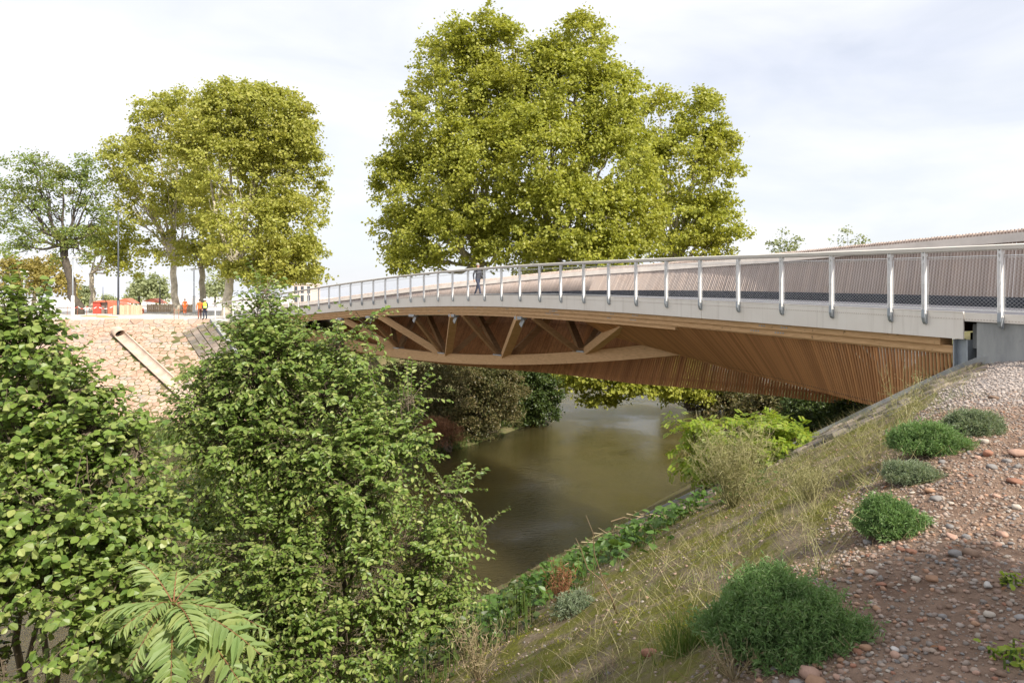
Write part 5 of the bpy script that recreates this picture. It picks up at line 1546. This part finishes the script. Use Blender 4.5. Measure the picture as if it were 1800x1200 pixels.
def person(loc, yaw, label, mats, hgt=1.76, stride=.0, hair='hair_grey', helmet=False, vest=None):
    """mats: upper, lower; body grown from a jointed skeleton"""
    k = hgt / 1.76
    J = {'pel': (0, 0, .95), 'bel': (0, .01, 1.10), 'che': (0, .0, 1.32), 'nek': (0, 0, 1.50), 'hed0': (0, .01, 1.58), 'hed1': (0, .02, 1.70)}
    R = {'pel': (.15, .105), 'bel': (.145, .105), 'che': (.165, .115), 'nek': (.055, .055), 'hed0': (.07, .082), 'hed1': (.075, .09)}
    E = [('pel', 'bel'), ('bel', 'che'), ('che', 'nek'), ('nek', 'hed0'), ('hed0', 'hed1')]
    for sg, nm in ((-1, 'l'), (1, 'r')):
        f = stride * sg
        J['hip' + nm] = (.09 * sg, 0, .90); R['hip' + nm] = (.095, .10)
        J['kne' + nm] = (.10 * sg, f * .48 + .03, .50); R['kne' + nm] = (.066, .07)
        J['ank' + nm] = (.10 * sg, f * .95 - .02, .09 + .02 * abs(stride)); R['ank' + nm] = (.045, .05)
        J['toe' + nm] = (.12 * sg, f * .95 + .17, .045); R['toe' + nm] = (.045, .035)
        J['sho' + nm] = (.185 * sg, 0, 1.43); R['sho' + nm] = (.07, .07)
        J['elb' + nm] = (.245 * sg, -f * .22 - .04, 1.15); R['elb' + nm] = (.05, .05)
        J['wri' + nm] = (.25 * sg, -f * .45 + .07, .91); R['wri' + nm] = (.034, .036)
        J['han' + nm] = (.245 * sg, -f * .5 + .10, .82); R['han' + nm] = (.038, .024)
        E += [('pel', 'hip' + nm), ('hip' + nm, 'kne' + nm), ('kne' + nm, 'ank' + nm), ('ank' + nm, 'toe' + nm), ('che', 'sho' + nm), ('sho' + nm, 'elb' + nm), ('elb' + nm, 'wri' + nm), ('wri' + nm, 'han' + nm)]
        for q_ in range(5):                               # fingers
            fn = 'f%d' % q_ + nm
            dx, dz, fl = ((-.03, -.03, .05), (-.016, -.075, .0), (-.004, -.085, .0), (.008, -.08, .0), (.02, -.068, .0))[q_]
            h = J['han' + nm]
            J[fn] = (h[0] + dx * sg * .5, h[1] + (.05 if q_ == 0 else dx * 1.2), h[2] + dz); R[fn] = (.010, .010)
            E.append(('han' + nm, fn))
    names = list(J)
    me = bpy.data.meshes.new('skeleton')
    me.from_pydata([tuple(c * k for c in J[n]) for n in names], [(names.index(a), names.index(b)) for a, b in E], [])
    o = bpy.data.objects.new('person', me); COL.objects.link(o)
    md = o.modifiers.new('skin', 'SKIN'); md.use_smooth_shade = True
    for i, n in enumerate(names):
        me.skin_vertices[0].data[i].radius = tuple(c * k for c in R[n])
        me.skin_vertices[0].data[i].use_root = (n == 'pel')
    sb = o.modifiers.new('sub', 'SUBSURF'); sb.levels = 2; sb.render_levels = 2
    dg = bpy.context.evaluated_depsgraph_get()
    nm_ = bpy.data.meshes.new_from_object(o.evaluated_get(dg)); nm_.name = 'person'
    bpy.data.objects.remove(o); bpy.data.meshes.remove(me)
    for m in ('skin', mats[0], mats[1], 'shoe'): nm_.materials.append(M[m])
    for p in nm_.polygons:
        c = p.center / k
        arm = abs(c.x) > .2
        if c.z > 1.485: p.material_index = 0
        elif c.z < .105: p.material_index = 3
        elif arm and c.z < .90: p.material_index = 0
        elif c.z > .93 or (arm and c.z > .88): p.material_index = 1
        else: p.material_index = 2
        p.use_smooth = True
    o = bpy.data.objects.new('person', nm_); COL.objects.link(o)
    o.location = Vector([float(v) for v in loc]); o.rotation_euler = (0, 0, yaw)
    tag(o, label, 'person')
    def child(name, mb, mat):
        me = np_mesh(name, np.concatenate(mb.V), [np.array(f) for f in mb.F.values()]); me.materials.append(M[mat])
        me.polygons.foreach_set('use_smooth', np.ones(len(me.polygons), bool))
        c = bpy.data.objects.new(name, me); COL.objects.link(c); c.parent = o; return c
    def dome(cx, cy, cz, rx, ry, rz, z0, n=7, m=14):
        mb = MB(); rings = []
        for i in range(n):
            ph = z0 + (math.pi / 2 - z0) * i / (n - .7)
            rings.append([(cx + rx * math.cos(ph) * math.cos(a), cy + ry * math.cos(ph) * math.sin(a), cz + rz * math.sin(ph)) for a in np.linspace(0, 2 * math.pi, m, endpoint=False)])
        mb.sweep(np.array(rings) * k); return mb
    if helmet: child('helmet', dome(0, .02, 1.68, .125, .145, .13, -.1), 'helmet')
    elif hair:
        child('hair', dome(0, -.012, 1.675, .09, .102, .105, -.15), hair)
    mb = MB()                                              # face: nose, eyes, mouth, ears
    mb.box(np.array((0, .118, 1.635)) * k, (.011 * k, 0, 0), (0, .014 * k, 0), (0, 0, .02 * k)); child('nose', mb, 'skin')
    mb = MB()
    for sx in (-.03, .03): mb.box(np.array((sx, .104, 1.66)) * k, (.011 * k, 0, 0), (0, .006 * k, 0), (0, 0, .005 * k))
    child('eyes', mb, 'shoe')
    mb = MB()
    for sx in (-.082, .082): mb.box(np.array((sx, .01, 1.645)) * k, (.008 * k, 0, 0), (0, .016 * k, 0), (0, 0, .028 * k))
    child('ears', mb, 'skin')
    if vest:
        rings = []
        for z, rx, ry in ((.98, .185, .15), (1.12, .18, .15), (1.3, .2, .16), (1.42, .19, .14), (1.475, .11, .09)):
            rings.append([(rx * math.cos(a), ry * math.sin(a), z) for a in np.linspace(0, 2 * math.pi, 16, endpoint=False)])
        mb = MB(); mb.sweep(np.array(rings) * k, True, False); child('vest', mb, vest)
        mb = MB(); mb.sweep(np.array([[(.19 * math.cos(a), .158 * math.sin(a), z) for a in np.linspace(0, 2 * math.pi, 16, endpoint=False)] for z in (1.06, 1.11)]) * k, True, False); child('reflective_band', mb, 'reflective')
    return o
# the man walking over the bridge towards the near bank
ms = s_at(840, 1.6)
p, tn, nm = line(ms)
person(B(ms, 1.6, -.03), math.atan2(-tn[1], -tn[0]) - math.pi / 2 + .35, 'grey haired man in dark jacket and jeans walking across the bridge', ('jacket', 'jeans'), 1.78, .30)
q_ = base_px(325, 82); person(q_, .4, 'worker in full orange work clothes standing alone by the timber fence', ('hivis_orange', 'hivis_orange'), 1.74, .05, 'shoe')
q_ = base_px(351, 63); person(q_, .5, 'worker in orange jacket and rust brown trousers at the end of the railing', ('hivis_orange', 'brown_cloth'), 1.76, .05, 'shoe')
q_ = base_px(360.5, 62.2); person(q_, 2.9, 'worker in a yellow green vest and white helmet beside the orange one at the railing', ('navy', 'navy'), 1.78, .05, None, True, 'hivis_yellow')

# ------------------------------------------------------------------ unseen tree added behind the photographer to shade the near gravel
sh = Vector((0.0, 0.0, 0.0))
g = ground_at(1640, 955)
k = 17.0
c0 = np.array(g) + np.array(SUN) * k
lb_ = [(c0 + np.array(v), np.array([r, r, r * .9])) for v, r in (((.2, -3.7, 0), 2.0), ((2.4, -4.0, .2), 2.3), ((4.9, -4.3, 0), 2.5), ((.8, -5.6, -1), 2.2), ((3.5, -5.8, -1.5), 2.6))]
tree('plane_tree', 'unseen plane tree added behind the photographer to shade the near gravel', lb_, (c0[0] + 3, c0[1], 8.3), (c0[0] + 3, c0[1], c0[2] - 6.5), 'leaf_plane', .8, 60, .4, 2.6, .35, holes=None)
print('leaves', n_al, n_ls, 'tris', sum(len(o.data.loops) - 2 * len(o.data.polygons) for o in bpy.data.objects if o.type == 'MESH'), 'objects', len(bpy.data.objects))
